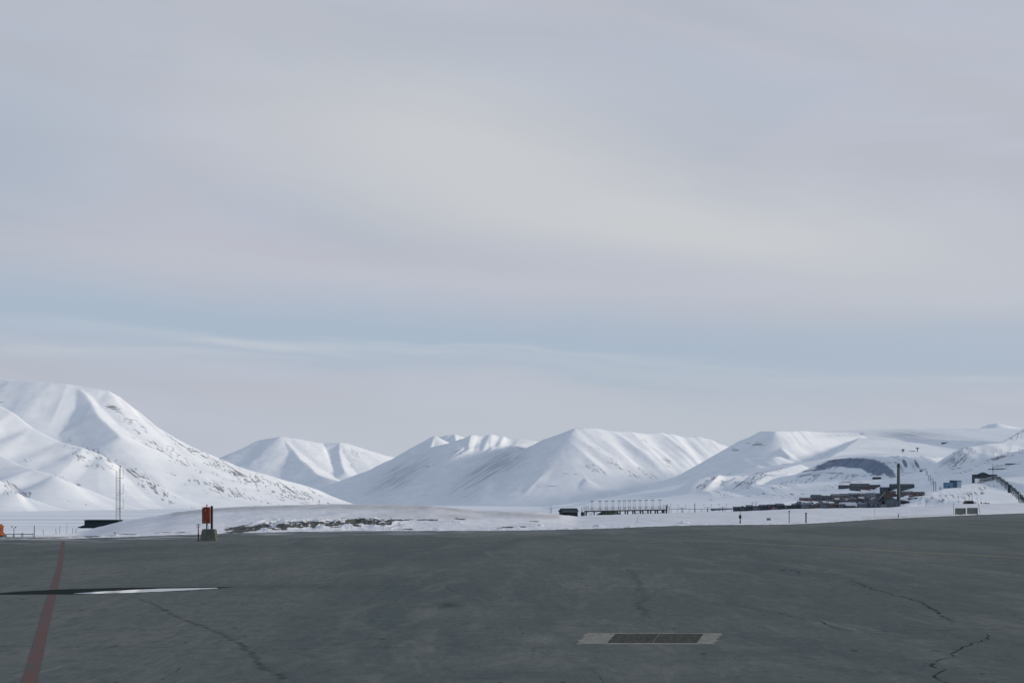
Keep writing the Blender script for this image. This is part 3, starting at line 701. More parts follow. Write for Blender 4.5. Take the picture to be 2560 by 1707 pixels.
crack([(2118,1448),(2160,1462),(2205,1478),(2250,1490),(2292,1502),(2341,1529),(2400,1560)], 0.16, 0.07, 0.65, 0.005)
crack([(2420,1574),(2455,1582),(2472,1596),(2455,1600),(2396,1616),(2363,1627),(2379,1641),(2350,1652),(2341,1665),(2362,1672),(2343,1687),(2345,1697),(2374,1710),(2400,1740)], 0.075, 0.09, 0.95, 0.006)
crack([(2350,1650),(2335,1662),(2350,1668)], 0.06, 0.05, 0.9, 0.0045)
crack([(1933,1421),(1955,1427),(1968,1421),(2004,1433),(2060,1432),(2113,1437),(2160,1438)], 0.14, 0.1, 0.7)
crack([(1677,1407),(1732,1421),(1850,1427),(1930,1430)], 0.12, 0.1, 0.5)
crack([(1563,1415),(1590,1440),(1607,1470),(1607,1524),(1612,1560)], 0.35, 0.1, 0.3)
crack([(1150,1449),(1230,1440),(1330,1434),(1480,1430)], 0.14, 0.1, 0.4)
crack([(1405,1532),(1460,1528),(1500,1523)], 0.10, 0.05, 0.5)
crack([(760,1498),(830,1502),(900,1506),(940,1516)], 0.10, 0.1, 0.5)
crack([(1110,1470),(1140,1478),(1160,1484)], 0.14, 0.12, 0.6)
crack([(1130,1524),(1160,1536),(1220,1552),(1280,1560)], 0.06, 0.05, 0.45)
crack([(1060,1560),(1110,1570),(1180,1580)], 0.04, 0.05, 0.3)
crack([(1280,1646),(1340,1655),(1380,1662)], 0.04, 0.05, 0.5)
crack([(1170,1455),(1120,1464),(1125,1475)], 0.12, 0.1, 0.5)
crack([(600,1466),(760,1460),(900,1458),(1060,1450)], 0.2, 0.1, 0.35)
crack([(0,1410),(200,1396),(420,1378)], 0.2, 0.1, 0.25)
crack([(1300,1612),(1380,1640),(1470,1668),(1500,1707),(1510,1760)], 0.05, 0.06, 0.45)
crack([(1786,1609),(1900,1612),(2100,1606),(2560,1600)], 0.04, 0.02, 0.45)
crack([(900,1410),(1100,1402),(1330,1398),(1560,1392)], 0.12, 0.05, 0.4)
crack([(1730,1480),(1640,1500),(1500,1510),(1350,1520)], 0.05, 0.05, 0.35)
crack([(260,1400),(420,1430),(560,1440),(720,1436)], 0.10, 0.08, 0.4)
for (x, y) in [(326,1668),(550,1655),(598,1697),(675,1541),(253,1659),(637,1691),(950,1566),(757,1694),(350,1637),(400,1518),(1555,1400),(1590,1403),(1318,1516),(1530,1510),(1385,1540),(2283,1493),(2470,1415),(640,1404),(770,1495),(780,1503),(925,1485),(950,1488),(760,1500),(880,1555),(1107,1582),(880,1660),(1170,1567),(1545,1444),(1605,1446),(2020,1515),(700,1580),(510,1574),(950,1650),(540,1638)]:
    w_ = rc.uniform(8, 16)
    crack([(x-w_, y+0.6), (x, y), (x+w_, y-0.4)], 0.03*(1707-1250)/(y-1250)**1.0*0.8, 0.0, rc.uniform(0.5, 0.95), 0.0065)
me = apron.data
tmp = bpy.data.meshes.new('tmp'); tmp.from_pydata(cv, [], cf); tmp.update()
import bmesh
bm = bmesh.new(); bm.from_mesh(me)
la = bm.verts.layers.float.new('across'); ld = bm.verts.layers.float.new('depth')
nv = [bm.verts.new(p) for p in cv]
for v_, a_, d_ in zip(nv, ca, cd): v_[la] = a_; v_[ld] = d_; v_.co.z *= 0.3
for q in cf:
    fc = bm.faces.new([nv[i] for i in q]); fc.material_index = 1; fc.smooth = True
bm.to_mesh(me); bm.free(); bpy.data.meshes.remove(tmp)

def strip(name, pts, w, mat, z, label):
    mb = MB(); P3 = [Vector((*G(*p), z)) for p in pts]; L = []
    for p, q in zip(P3[:-1], P3[1:]):
        n = max(1, int((q-p).length/0.5)); L += [p.lerp(q, i/n) for i in range(n)]
    L.append(P3[-1]); ed = []
    for i, p in enumerate(L):
        d = L[min(i+1, len(L)-1)]-L[max(i-1, 0)]; n = Vector((-d.y, d.x, 0)).normalized()
        j = rc.uniform(-0.006, 0.006)
        ed.append((p-n*(w/2+j), p+n*(w/2+j)))
    for a, b_ in zip(ed[:-1], ed[1:]): mb.quad([a[0], b_[0], b_[1], a[1]])
    return tag(mb.build(name, mat), label, None, None, 'structure')
def paint(name, col, wear, tarc=(0.075, 0.085, 0.083, 1)):
    m, t, b = newmat(name); tc = t.new('ShaderNodeTexCoord').outputs['Object']
    n = t.noise(tc, 7.0, 7, 0.7); n2 = t.noise(tc, 0.6, 3, 0.5)
    f = t.math('ADD', t.ramp(n, 0.40, 0.64, 0, wear), t.ramp(n2, 0.4, 0.7, 0, 0.3))
    t.link(t.mix(f, col, tarc), b.inputs['Base Color']); b.inputs['Roughness'].default_value = 0.9; b.inputs['Specular IOR Level'].default_value = 0.1
    return m
strip('red_line_marking', [(40,1900),(73,1707),(122,1514),(144,1438),(154,1389),(158,1353)], 0.255, paint('red paint', (0.160, 0.066, 0.060, 1), 1.0), 0.003, 'long worn red line painted down the left side of the apron')
strip('yellow_line_marking', [(1230,1333.5),(1552,1344),(1824,1355),(2096,1369),(2368,1384),(2760,1404)], 0.42, paint('yellow paint', (0.27, 0.225, 0.12, 1), 0.45), 0.003, 'thin worn yellow line crossing the right side of the apron')

# puddle: a wet rim and a film of water
def poly(name, pts, mat, z, label, n=8, jit=0.5):
    mb = MB(); c = []
    K = len(pts)
    for i in range(K):
        p, q = pts[i], pts[(i+1) % K]
        for j in range(n):
            t_ = j/n; c.append((*G(p[0]+(q[0]-p[0])*t_+rc.uniform(-3, 3), p[1]+(q[1]-p[1])*t_+rc.uniform(-jit, jit)*0.5), z))
    mb.quad(c); return tag(mb.build(name, mat), label, None, None, 'structure')
m_wet, t, b = newmat('wet asphalt')
b.inputs['Base Color'].default_value = (0.010, 0.018, 0.020, 1); b.inputs['Roughness'].default_value = 1.0; b.inputs['Specular IOR Level'].default_value = 0.0
tc = t.new('ShaderNodeTexCoord').outputs['Object']; t.link(t.mix(t.noise(tc, 4, 4), (0.012, 0.018, 0.019, 1), (0.045, 0.055, 0.056, 1)), b.inputs['Base Color'])
m_wat, t, b = newmat('puddle water')
b.inputs['Base Color'].default_value = (0.02, 0.028, 0.03, 1); b.inputs['Roughness'].default_value = 0.02; b.inputs['IOR'].default_value = 1.33; b.inputs['Specular IOR Level'].default_value = 1.0
tc = t.new('ShaderNodeTexCoord').outputs['Object']; bp = t.new('ShaderNodeBump'); bp.inputs['Strength'].default_value = 0.02; bp.inputs['Distance'].default_value = 0.01
t.link(t.noise(tc, 6, 3), bp.inputs['Height']); t.link(bp.outputs[0], b.inputs['Normal'])
poly('wet_patch', [(-60,1486),(-20,1483),(50,1478),(140,1473),(330,1468),(480,1467.5),(590,1467),(555,1469.5),(500,1474.5),(390,1479.6),(260,1484),(140,1485.5)], m_wet, 0.0045, 'black wet asphalt rim around the long puddle')
poly('puddle', [(180,1483.5),(240,1479),(330,1474),(400,1471),(540,1469),(545,1470.5),(470,1475),(400,1478.5),(300,1482),(230,1484)], m_wat, 0.0062, 'long shallow puddle reflecting the bright snow')

# ------------------------------------------------------------------ object materials
M = dict(
 conc=simple('weathered concrete', (0.080, 0.092, 0.085), 0.95, 0.3, 5, dirt=(0.06, 0.075, 0.065, 1)),
 collar=simple('drain concrete', (0.20, 0.195, 0.17), 0.95, 0.25, 3, dirt=(0.11, 0.115, 0.105, 1)),
 iron=simple('rusty grate iron', (0.055, 0.060, 0.050), 0.95, 0.5, 7, dirt=(0.26, 0.24, 0.19, 1)),
 pit=simple('drain pit', (0.045, 0.052, 0.046), 1.0, 0.5, 5, dirt=(0.20, 0.185, 0.15, 1)),
 red=simple('faded red paint', (0.17, 0.035, 0.022), 0.6, 0.22, 2.2, dirt=(0.16, 0.035, 0.022, 1)),
 redd=simple('dark red paint', (0.17, 0.03, 0.028), 0.6, 0.25, 4),
 orange=simple('orange tarpaulin', (0.20, 0.052, 0.018), 0.75, 0.35, 3.0, dirt=(0.13, 0.04, 0.02, 1)),
 black=simple('black steel', (0.012, 0.017, 0.02), 0.6, 0.3, 6),
 navy=simple('navy cladding', (0.010, 0.022, 0.032), 0.8, 0.3, 3),
 navyr=simple('navy roof', (0.013, 0.032, 0.040), 0.8, 0.25, 2),
 trim=simple('white trim', (0.30, 0.33, 0.35), 0.8, 0.1),
 galv=simple('galvanised steel', (0.10, 0.12, 0.13), 0.6, 0.25, 9, metal=0.2),
 dgal=simple('dark steel', (0.030, 0.040, 0.048), 0.7, 0.3, 9),
 wood=simple('weathered timber', (0.05, 0.058, 0.06), 0.9, 0.3, 6),
 panel=simple('grey green panel', (0.125, 0.145, 0.14), 0.85, 0.10, 2.5),
 chim=simple('concrete chimney', (0.075, 0.095, 0.10), 0.9, 0.15, 0.08),
 plant=simple('plant cladding', (0.075, 0.10, 0.115), 0.9, 0.25, 0.12),
 plantd=simple('plant dark cladding', (0.025, 0.035, 0.05), 0.9, 0.25, 0.12),
 wdark=simple('dark wall', (0.060, 0.070, 0.088), 0.9, 0.3, 0.25),
 wgrey=simple('grey wall', (0.12, 0.14, 0.17), 0.9, 0.3, 0.25),
 wred=simple('red wall', (0.105, 0.065, 0.072), 0.9, 0.3, 0.25),
 wbrown=simple('brown wall', (0.110, 0.088, 0.082), 0.9, 0.3, 0.25),
 wgreen=simple('dark green wall', (0.040, 0.060, 0.066), 0.9, 0.3, 0.25),
 rdark=simple('dark roof', (0.070, 0.083, 0.102), 0.9, 0.3, 0.2),
 rgrey=simple('grey roof', (0.14, 0.165, 0.20), 0.9, 0.3, 0.2),
 rsnow=simple('snowy roof', (0.55, 0.58, 0.63), 0.9, 0.1, 0.2),
 win=simple('pale window', (0.19, 0.22, 0.26), 0.5, 0.2, 1.0),
 blue=simple('blue cladding', (0.085, 0.17, 0.26), 0.85, 0.12, 0.2),
 blued=simple('dark blue cladding', (0.040, 0.080, 0.155), 0.85, 0.12, 0.2),
 blueg=simple('grey blue cladding', (0.28, 0.36, 0.44), 0.85, 0.12, 0.2),
 coal=simple('old station boards', (0.040, 0.055, 0.070), 0.95, 0.3, 0.3),
 dish=simple('antenna steel', (0.07, 0.085, 0.105), 0.8, 0.2, 0.3),
 heap=simple('gravel heap', (0.035, 0.05, 0.05), 1.0, 0.4, 1.5),
 glass=simple('dark glass', (0.01, 0.014, 0.018), 0.15, 0.2),
 white=simple('white shell', (0.55, 0.58, 0.60), 0.7, 0.1),
)

# ------------------------------------------------------------------ drain grate
def drain():
    c = [(1467,1582),(1800,1578),(1786,1609),(1440,1610)]
    q = [Vector((*G(*p), 0)) for p in c]
    q[1], q[2] = Vector((q[1].x, q[0].y, 0)), Vector((q[2].x, q[3].y, 0))
    x0 = (q[0].x+q[3].x)/2; cen = Vector(((q[0].x+q[1].x+q[2].x+q[3].x)/4, (q[0].y+q[3].y)/2, 0))
    yn, yf = q[3].y-cen.y, q[0].y-cen.y
    def xl(y, u):   # slanted sides as laid
        v = (y-yn)/(yf-yn)
        a = q[3].lerp(q[0], v).x-cen.x; b_ = q[2].lerp(q[1], v).x-cen.x
        return a+(b_-a)*u
    root = thing('drain_grate', 'rusty iron drain grate of two long panels in a pale concrete collar', 'drain', (cen.x, cen.y, 0.0))
    f0, f1 = 0.215, 0.865
    ny, fy = yn+0.10*(yf-yn), yn+0.93*(yf-yn)
    def sl(mb, u0, u1, ya, yb, z0, z1):
        mb.hexa([(xl(ya,u0),ya,z0),(xl(ya,u1),ya,z0),(xl(yb,u1),yb,z0),(xl(yb,u0),yb,z0)], [(xl(ya,u0),ya,z1),(xl(ya,u1),ya,z1),(xl(yb,u1),yb,z1),(xl(yb,u0),yb,z1)])
    for side_ in (0, 1):
        mb = MB(); n = 14; A_ = []; B_ = []
        for j in range(n+1):
            y = yn+(yf-yn)*j/n; jj = rc.uniform(-.05, .05) if 0 < j < n else 0
            ua, ub = (0, f0) if side_ == 0 else (f1, 1.0)
            A_.append((xl(y, ua)+(jj if side_ == 0 else 0), y, 0.005)); B_.append((xl(y, ub)+(jj if side_ == 1 else 0), y, 0.005))
        mb.quad(A_[::-1]+B_); mb.build('collar', M['collar'], root)
    mb = MB(); sl(mb, f0, f1, yn, ny, -0.02, 0.0052); sl(mb, f0, f1, fy, yf, -0.02, 0.0052); mb.build('frame', M['collar'], root)
    mb = MB(); sl(mb, f0, f1, ny, fy, 0.001, 0.003); mb.build('pit', M['pit'], root)
    g = (f1-f0)
    for (a, b_) in ((f0+0.01*g, f0+0.485*g), (f0+0.515*g, f1-0.01*g)):
        for (ya, yb) in ((ny+0.02, (ny+fy)/2-0.03), ((ny+fy)/2+0.03, fy-0.02)):
            mb = MB()
            n = 26
            for i in range(n+1):
                u = a+(b_-a)*i/n
                if rc.random() < .8: sl(mb, u-0.0012, u+0.0012, ya+rc.uniform(0,.06), yb-rc.uniform(0,.06), 0.0035, 0.007)
            for j in range(9):
                y = ya+(yb-ya)*j/8; sl(mb, a, b_, y-0.010, y+0.010, 0.0036, 0.0075)
            mb.build('grate', M['iron'], root)
    mb = MB(); sl(mb, f0+0.49*g, f0+0.51*g, ny+0.01, fy-0.01, 0.004, 0.009); mb.build('crossbar', M['iron'], root)
drain()

# ------------------------------------------------------------------ red cabinet on concrete block
D0 = CH*F/(1351-HZ); s = D0/F
bx = (523-CX)*s
root = thing('concrete_block', 'tapered grey concrete block on the apron carrying the red cabinet', 'block', (bx, D0, 0))
mb = MB(); hw, ht, hh = 20*s, 15.5*s, 29*s
mb.hexa([(-hw,-.45,0),(hw,-.45,0),(hw,.55,0),(-hw,.55,0)], [(-ht,-.33,hh),(ht,-.33,hh),(ht,.42,hh),(-ht,.42,hh)])
mb.build('block', M['conc'], root, bevel=0.05)
mb = MB(); mb.hexa([(-hw*1.06,-.5,0),(hw*1.1,-.5,0),(hw*1.1,.6,0),(-hw*1.06,.6,0)], [(-hw*.98,-.46,.07),(hw,-.46,.07),(hw,.5,.07),(-hw*.98,.5,.07)]); mb.build('foot', M['conc'], root, bevel=0.02)
cab = thing('equipment_cabinet', 'faded red metal cabinet hung on a black post above a concrete block', 'cabinet', (bx, D0, hh))
z0 = (1351-1308)*s-hh; z1 = (1351-1268)*s-hh
mb = MB(); mb.box(-12*s, 2.2*s, -.16, .16, z0, z1); mb.build('body', M['red'], cab, bevel=0.015)
mb = MB(); mb.hexa([(-19*s,.16,z0-.02),(-12.3*s,-.15,z0),(-12.3*s,.16,z0),(-18*s,.30,z0)], [(-19.6*s,.16,z1-.08),(-12.3*s,-.15,z1),(-12.3*s,.16,z1),(-18*s,.30,z1-.06)]); mb.build('door', M['redd'], cab)
mb = MB(); mb.hexa([(-18.5*s,-.22,z1+.005),(3*s,-.22,z1+.005),(3*s,.2,z1+.005),(-17*s,.2,z1+.005)], [(-17.5*s,-.2,z1+.035),(2.5*s,-.2,z1+.035),(2.5*s,.18,z1+.035),(-16*s,.18,z1+.035)]); mb.build('lid', M['red'], cab)
mb = MB(); mb.box(-9*s, -7.6*s, -.185, -.162, z1-.26, z1-.18).box(-8.6*s, -7.8*s, -.185, -.162, z0+.12, z0+.20); mb.build('latch', M['trim'], cab)
mb = MB(); mb.box(0.8*s+.045, 7.2*s, .165, .34, 0, (1351-1264)*s-hh); mb.build('post', M['black'], cab, bevel=0.015)
mb = MB(); mb.bar((-6*s, 0, 0), (-6*s, 0, z0), 1.7*s, 10); mb.build('stem', M['black'], cab)
mb = MB(); mb.bar((-6*s, 0, z1+.036), (-6*s, 0, (1351-1261)*s-hh), 1.3*s, 10).bar((-6*s,0,(1351-1263)*s-hh),(-6*s,0,(1351-1260.5)*s-hh),1.7*s,10); mb.build('finial', M['redd'], cab)
mb = MB(); mb.bar((-5*s, -.02, z0), (-2*s, -.06, .22), .012).bar((-2*s, -.06, .22), (-.5*s, -.02, .0), .012); mb.build('cable', M['black'], cab)

r = thing('marker_post', 'short red post with a small wire ring on top standing left of the concrete block', 'post', ((498-CX)*s, D0-.3, 0))
mb = MB(); mb.bar((0,0,.03), (0,0,.98), .048, 10, .042); mb.build('pole', M['redd'], r)
mb = MB(); mb.hexa([(-.26,-.2,.0),(.3,-.2,.0),(.3,.2,.0),(-.26,.2,.0)], [(-.2,-.15,.035),(.22,-.15,.035),(.22,.15,.035),(-.2,.15,.035)]); mb.build('base_plate', M['black'], r)
mb = MB(); mb.ring((0,0,1.12), .12, .014); mb.build('ring', M['dgal'], r)
mb = MB(); mb.bar((0,0,.98), (0,0,1.2), .028, 8).bar((0,0,1.17), (0,0,1.27), .05, 8, .02); mb.build('lamp', M['dgal'], r)

# ------------------------------------------------------------------ left hut and its lattice mast
Dh = 330; s = Dh/F
def zz(py, D=Dh): return CH+(HZ-py)/F*D
hx = (254-CX)*s
zb = -3.5
root = thing('equipment_hut', 'dark navy hut with a low side roof behind the snow bank under the lattice mast', 'hut', (hx, Dh, zb))
def L_(px, py, dy=0): return ((px-254)*s, dy, zz(py)-zb)
mb = MB(); mb.box((211-254)*s, (296-254)*s, 0, 3.4, 0, zz(1300.6)-zb); mb.build('wall', M['navy'], root)
mb = MB(); mb.hexa([L_(209.5,1300.4,-.25), L_(297.8,1300.4,-.25), L_(297.8,1300.4,3.7), L_(209.5,1300.4,3.7)], [L_(210.5,1299,-.15), L_(297.4,1299,-.15), L_(297.4,1299,3.6), L_(210.5,1299,3.6)]); mb.build('roof', M['navyr'], root)
mb = MB(); mb.hexa([(L_(200,0)[0],.1,0),(L_(210.9,0)[0],.1,0),(L_(210.9,0)[0],3.0,0),(L_(200,0)[0],3.0,0)], [L_(200,1318,.1), L_(210.9,1314.5,.1), L_(210.9,1314.5,3.0), L_(200,1318,3.0)]); mb.build('side_wall', M['navy'], root)
mb = MB(); mb.hexa([L_(195,1319.5,-.3), L_(211.2,1314,-.3), L_(211.2,1314,3.2), L_(195,1319.5,3.2)], [L_(195,1317.4,-.3), L_(211.2,1312,-.3), L_(211.2,1312,3.2), L_(195,1317.4,3.2)]); mb.build('side_roof', M['navyr'], root)

Dm = 336; s = Dm/F
root = thing('lattice_mast', 'tall slim steel lattice mast with side antennas rising behind the dark hut', 'mast', ((292-CX)*s, Dm+1.2, -3.5))
z0, z1 = 0, zz(1166, Dm)+3.5
xl, xr = -5.2*s, 5.2*s
for (x, y, zt) in ((xl, 0, z1-.9), (xr, 0, z1), (0, .9, z1-.3)):
    mb = MB(); mb.bar((x, y, 0), (x, y, zt), .058, 6); mb.build('leg', M['dgal'], root)
mb = MB(); n = 24; z = 3.0; k = 0
while z < z1-1.2:
    zn = z+.62
    mb.bar((xr, 0, z), (0, .9, zn), .012, 4).bar((0, .9, z), (xr, 0, zn), .012, 4)
    mb.bar((0, .9, z), (xl, 0, zn), .010, 4)
    z = zn
mb.build('lattice', M['dgal'], root)
mb = MB()
for py in (1201, 1237.5, 1272): 
    zc = zz(py, Dm)+3.5; mb.bar((xl-.02, 0, zc), (xr+.05, 0, zc), .035, 4)
mb.build('crossbar', M['dgal'], root)
mb = MB(); zz0 = 3.0
while zz0 < z1-1: mb.bar((xl, 0, zz0), (xl+.28, 0, zz0), .010, 4); zz0 += .3
mb.bar((xl+.28, 0, 2.5), (xl+.28, 0, z1-1.0), .02, 4); mb.build('ladder', M['dgal'], root)
for (pa, pb) in ((1171,1194.5),(1209,1233),(1245,1269.5)):


    za, zb_ = zz(pa, Dm)+3.5, zz(pb, Dm)+3.5
    mb = MB(); mb.bar((-.3, -.05, zb_), ((305-292)*s, -.05, zb_), .035, 6).bar(((305-292)*s, -.05, zb_-.03), ((305-292)*s, -.05, za), .035, 6); mb.build('side_antenna', M['dgal'], root)
mb = MB(); mb.lathe((xr-.02, 0, z1), [(.10, 0), (.17, .06), (.17, .2), (.08, .28)], 10); mb.build('beacon_lamp', M['black'], root)

# ------------------------------------------------------------------ right hut
Dh = 322; s = Dh/F
root = thing('equipment_hut', 'small dark blue gabled hut standing left of the long antenna platform', 'hut', ((1421-CX)*s, Dh, -1.6))
def q(px, py, dy): return ((px-1421)*s, dy, CH+(HZ-py)/F*(Dh+0*dy)+1.6)
mb = MB(); mb.hexa([q(1407.5,1300,0), q(1444.5,1300,0), q(1444.5,1300,3), q(1399,1300,3)], [q(1407.5,1279,0), q(1444.5,1279,0), q(1444.5,1279,3), q(1399,1279,3)]); mb.build('wall', M['navy'], root)
mb = MB(); mb.quad([q(1407.3,1278.9,0), q(1399,1278.9,3), q(1403.5,1271.5,1.5)]); mb.quad([q(1444.4,1278.9,0), q(1444.4,1278.9,3), q(1443,1271.5,1.5)]); mb.build('gable', M['navy'], root)
mb = MB(); mb.hexa([q(1406,1278.6,-.35), q(1446.5,1278,-.35), q(1443.5,1271,1.5), q(1402.5,1271.3,1.5)], [q(1406,1277.4,-.35), q(1446.5,1276.9,-.35), q(1443.5,1269.9,1.5), q(1402.5,1270.2,1.5)])
mb.hexa([q(1402.5,1271.3,1.51), q(1443.5,1271,1.51), q(1446,1278.6,3.4), q(1396,1279,3.4)], [q(1402.5,1270.2,1.51), q(1443.5,1269.9,1.51), q(1446,1277.4,3.4), q(1396,1277.9,3.4)]); mb.build('roof', M['navyr'], root)
mb = MB(); mb.box(q(1406,0,0)[0], q(1446.6,0,0)[0], -.39, -.355, q(0,1279.0,0)[2], q(0,1278.1,0)[2]); mb.build('gutter', M['trim'], root)
for px in (1405.3, 1409.8):
    mb = MB(); mb.box((px-1421)*s, (px+.7-1421)*s, -.07 if px>1407 else -.2, -.02 if px>1407 else -.15, 1.0, q(0,1279.5,0)[2]); mb.build('downpipe', M['dgal'], root)

# ------------------------------------------------------------------ localizer platform and twelve antennas
Dp = 345; s = Dp/F
def PX(px): return (px-1560)*s
zg = CH+(HZ-1291)/F*Dp
def PZ(py): return CH+(HZ-py)/F*Dp-zg
root = thing('antenna_platform', 'long dark timber platform on braced legs with railings behind the snow bank', 'platform', ((1560-CX)*s, Dp, zg))
mb = MB(); yl, yr = 1276.5, 1272.5
def dk(px): return PZ(yl+(yr-yl)*(px-1462)/(1668-1462))
mb.hexa([(PX(1462),0,dk(1462)-.28),(PX(1669),0,dk(1669)-.28),(PX(1669),2,dk(1669)-.28),(PX(1462),2,dk(1462)-.28)], [(PX(1462),0,dk(1462)),(PX(1669),0,dk(1669)),(PX(1669),2,dk(1669)),(PX(1462),2,dk(1462))])
mb.build('deck', M['wood'], root)
legs = [1463,1467,1486,1505,1512,1532,1545,1551,1564,1570,1583,1588,1602,1608,1621,1628,1639,1645,1657,1661,1667]
for px in legs:
    mb = MB(); mb.box(PX(px)-.09, PX(px)+.09, .05, .25, -.6, dk(px)-.285); mb.box(PX(px)-.09, PX(px)+.09, 1.75, 1.95, -.6, dk(px)-.285); mb.build('leg', M['wood'], root)
for (a, b_) in ((1469,1485),(1487,1504),(1584,1601),(1604,1620),(1640,1656)):
    mb = MB(); mb.bar((PX(a),.02,.1),(PX(b_),.02,dk(b_)-.3),.05,4).bar((PX(a),.0,dk(a)-.3),(PX(b_),.0,.1),.05,4); mb.build('brace', M['wood'], root)
for y in (0.04, 1.96):
    mb = MB()
    for k in range(42):
        px = 1462+k*(1668-1462)/41; mb.bar((PX(px), y, dk(px)), (PX(px), y, dk(px)+.72), .016, 4)
    for hh in (.36, .72): mb.bar((PX(1462), y, dk(1462)+hh), (PX(1669), y, dk(1669)+hh), .018, 4)
    mb.build('railing', M['dgal'], root)
mb = MB(); mb.box(PX(1462)-.05, PX(1472), -.05, .02, dk(1462)+.01, dk(1462)+1.0) if False else None
for k in range(7):
    mb.box(PX(1453)+k*.13, PX(1453)+k*.13+.16, .3, 1.4, -.5+0.23*k, -.44+0.23*k)
mb.box(PX(1453), PX(1461), 1.5, 1.6, -.6, dk(1462)-.3); mb.bar((PX(1453.5),.3,-.5),(PX(1453.5),.3,PZ(1268)),.05,5).bar((PX(1456.5),.3,-.5),(PX(1456.5),.3,PZ(1272)),.05,5).bar((PX(1453.5),.3,PZ(1268)),(PX(1463),.3,dk(1462)+.7),.03,4)
mb.build('stairs', M['wood'], root)
mb = MB(); mb.box(PX(1459), PX(1473), .4, 1.6, dk(1462)+.01, dk(1462)+.03)
for px in (1459.5, 1463, 1467, 1471): mb.bar((PX(px), .3, dk(1462)), (PX(px), .3, dk(1462)+1.15), .03, 4)
mb.bar((PX(1459), .3, dk(1462)+1.15), (PX(1473), .3, dk(1462)+1.15), .03, 4).bar((PX(1459), .3, dk(1462)+.6), (PX(1473), .3, dk(1462)+.6), .03, 4); mb.build('railing', M['dgal'], root)
mb = MB(); mb.box(PX(1665.5), PX(1668.5), .3, .6, -.4, dk(1668)+.9)
for px in (1659, 1663, 1669.5): mb.bar((PX(px), .2, dk(1668)), (PX(px), .2, dk(1668)+1.0), .03, 4)
mb.bar((PX(1658), .2, dk(1668)+1.0), (PX(1670), .2, dk(1668)+1.0), .04, 4); mb.build('end_post', M['dgal'], root)
ordn = ['first','second','third','fourth','fifth','sixth','seventh','eighth','ninth','tenth','eleventh','twelfth']
proto = None
for i, px in enumerate([1481,1500.5,1517,1533,1549,1562,1574.5,1587,1601,1616.5,1632.5,1650.5]):
    lab = 'slim twin masted antenna with a flat top bar, %s from the left on the platform' % ordn[i]
    loc = ((px-CX)*s, Dp+1.0, zg+dk(px)+.004)
    if proto is None:
        proto = thing('array_antenna', lab, 'antenna', loc, 'row of antennas on the long platform')
        top = PZ(1252.6)-dk(1481)
        for sx in (-1, 1):
            mb = MB(); x = sx*1.9*s; mb.bar((x, 0, .0), (x, 0, top), .026, 5).bar((x-.17, 0, 0), (x, 0, .85), .02, 4).bar((x+.17, 0, 0), (x, 0, .85), .02, 4).box(x-.05, x+.05, -.05, .05, .8, .95); mb.build('mast', M['dgal'], proto)
        mb = MB(); mb.box(-5*s, 5*s, -.05, .05, top, top+.085); mb.box(-3.2*s, 3.2*s, -.03, .03, top-.10, top-.03); mb.build('top_bar', M['dgal'], proto)
        first = proto
    else:
        r = proto.copy(); COL.objects.link(r); r.location = loc; r['label'] = lab
        for ch in list(proto.children):
            c = ch.copy(); COL.objects.link(c); c.parent = r
# gravel heap behind the platform
mb = MB(); hd = Dp+8; hs = hd/F
n = 22; rows = []
for j in range(7):
    row = []
    for i in range(n+1):
        u = i/n; px = 1483+u*80; v = j/6
        h = math.sin(math.pi*min(1, u*1.0))**.55*math.sin(math.pi*v)
        row.append(((px-1522)*hs+rc.uniform(-.1,.1), (v-.5)*7, -1.0+h*2.25+rc.uniform(-.07,.07)*(h>.05)))
    rows.append(row)
for j in range(6):
    for i in range(n): mb.quad([rows[j][i], rows[j][i+1], rows[j+1][i+1], rows[j+1][i]])
o = mb.build('gravel_heap', M['heap'], None, True); o.location = ((1522-CX)*hs, hd, CH+(HZ-1290)/F*hd+.2)
tag(o, 'low dark heap of gravel showing under the antenna platform', 'heap')

# approach lights running off to the right of the platform
def approach(px, ptop, pbase, arm, group, lab, D=372):
    s = D/F; z0 = CH+(HZ-pbase)/F*D-1.2; zt = CH+(HZ-ptop)/F*D
    r = thing('approach_light', lab, 'light', ((px-CX)*s, D, z0), group)
    H = zt-z0
    za = H-.85 if arm else H
    mb = MB(); mb.bar((0,0,0), (0,0,za), .085, 8); mb.build('post', M['dgal'], r)
    if arm:
        mb = MB(); mb.bar((-arm*s,0,za), (arm*s,0,za), .035, 5); mb.build('crossarm', M['dgal'], r)
        for sx in (-1, 1):
            mb = MB(); mb.bar((sx*arm*s,0,za), (sx*arm*s,0,H-.12), .028, 5).lathe((sx*arm*s,0,H-.15), [(.04,0),(.075,.05),(.075,.15),(.03,.2)], 8); mb.build('lamp', M['dgal'], r)
    else:
        mb = MB(); mb.lathe((0,0,H), [(.05,0),(.09,.05),(.07,.16)], 8); mb.build('lamp', M['dgal'], r)
g_ = 'lights on posts beyond the antenna platform'
approach(1672.5, 1259, 1283, 4, g_, 'small forked light post touching the right end of the antenna platform')
approach(1705, 1261, 1281, 9.5, g_, 'forked light post, first one clear of the antenna platform')
approach(1737, 1259, 1280, 0, g_, 'single upright light post between two forked ones')
approach(1769, 1260, 1279, 9, g_, 'forked light post, second one clear of the antenna platform')
approach(1807, 1259, 1278, 9.5, g_, 'forked light post nearest the dark town houses')
Dc_ = 374; s = Dc_/F
r = thing('catwalk', 'thin raised catwalk linking the light posts right of the platform', 'catwalk', ((1755-CX)*s, Dc_, CH+(HZ-1281)/F*Dc_-1))
mb = MB(); zc = CH+(HZ-1271.5)/F*Dc_-(CH+(HZ-1281)/F*Dc_-1)
mb.box((1672-1755)*s, (1830-1755)*s, -.3, .3, zc-.09, zc+.02); mb.build('walkway', M['dgal'], r)
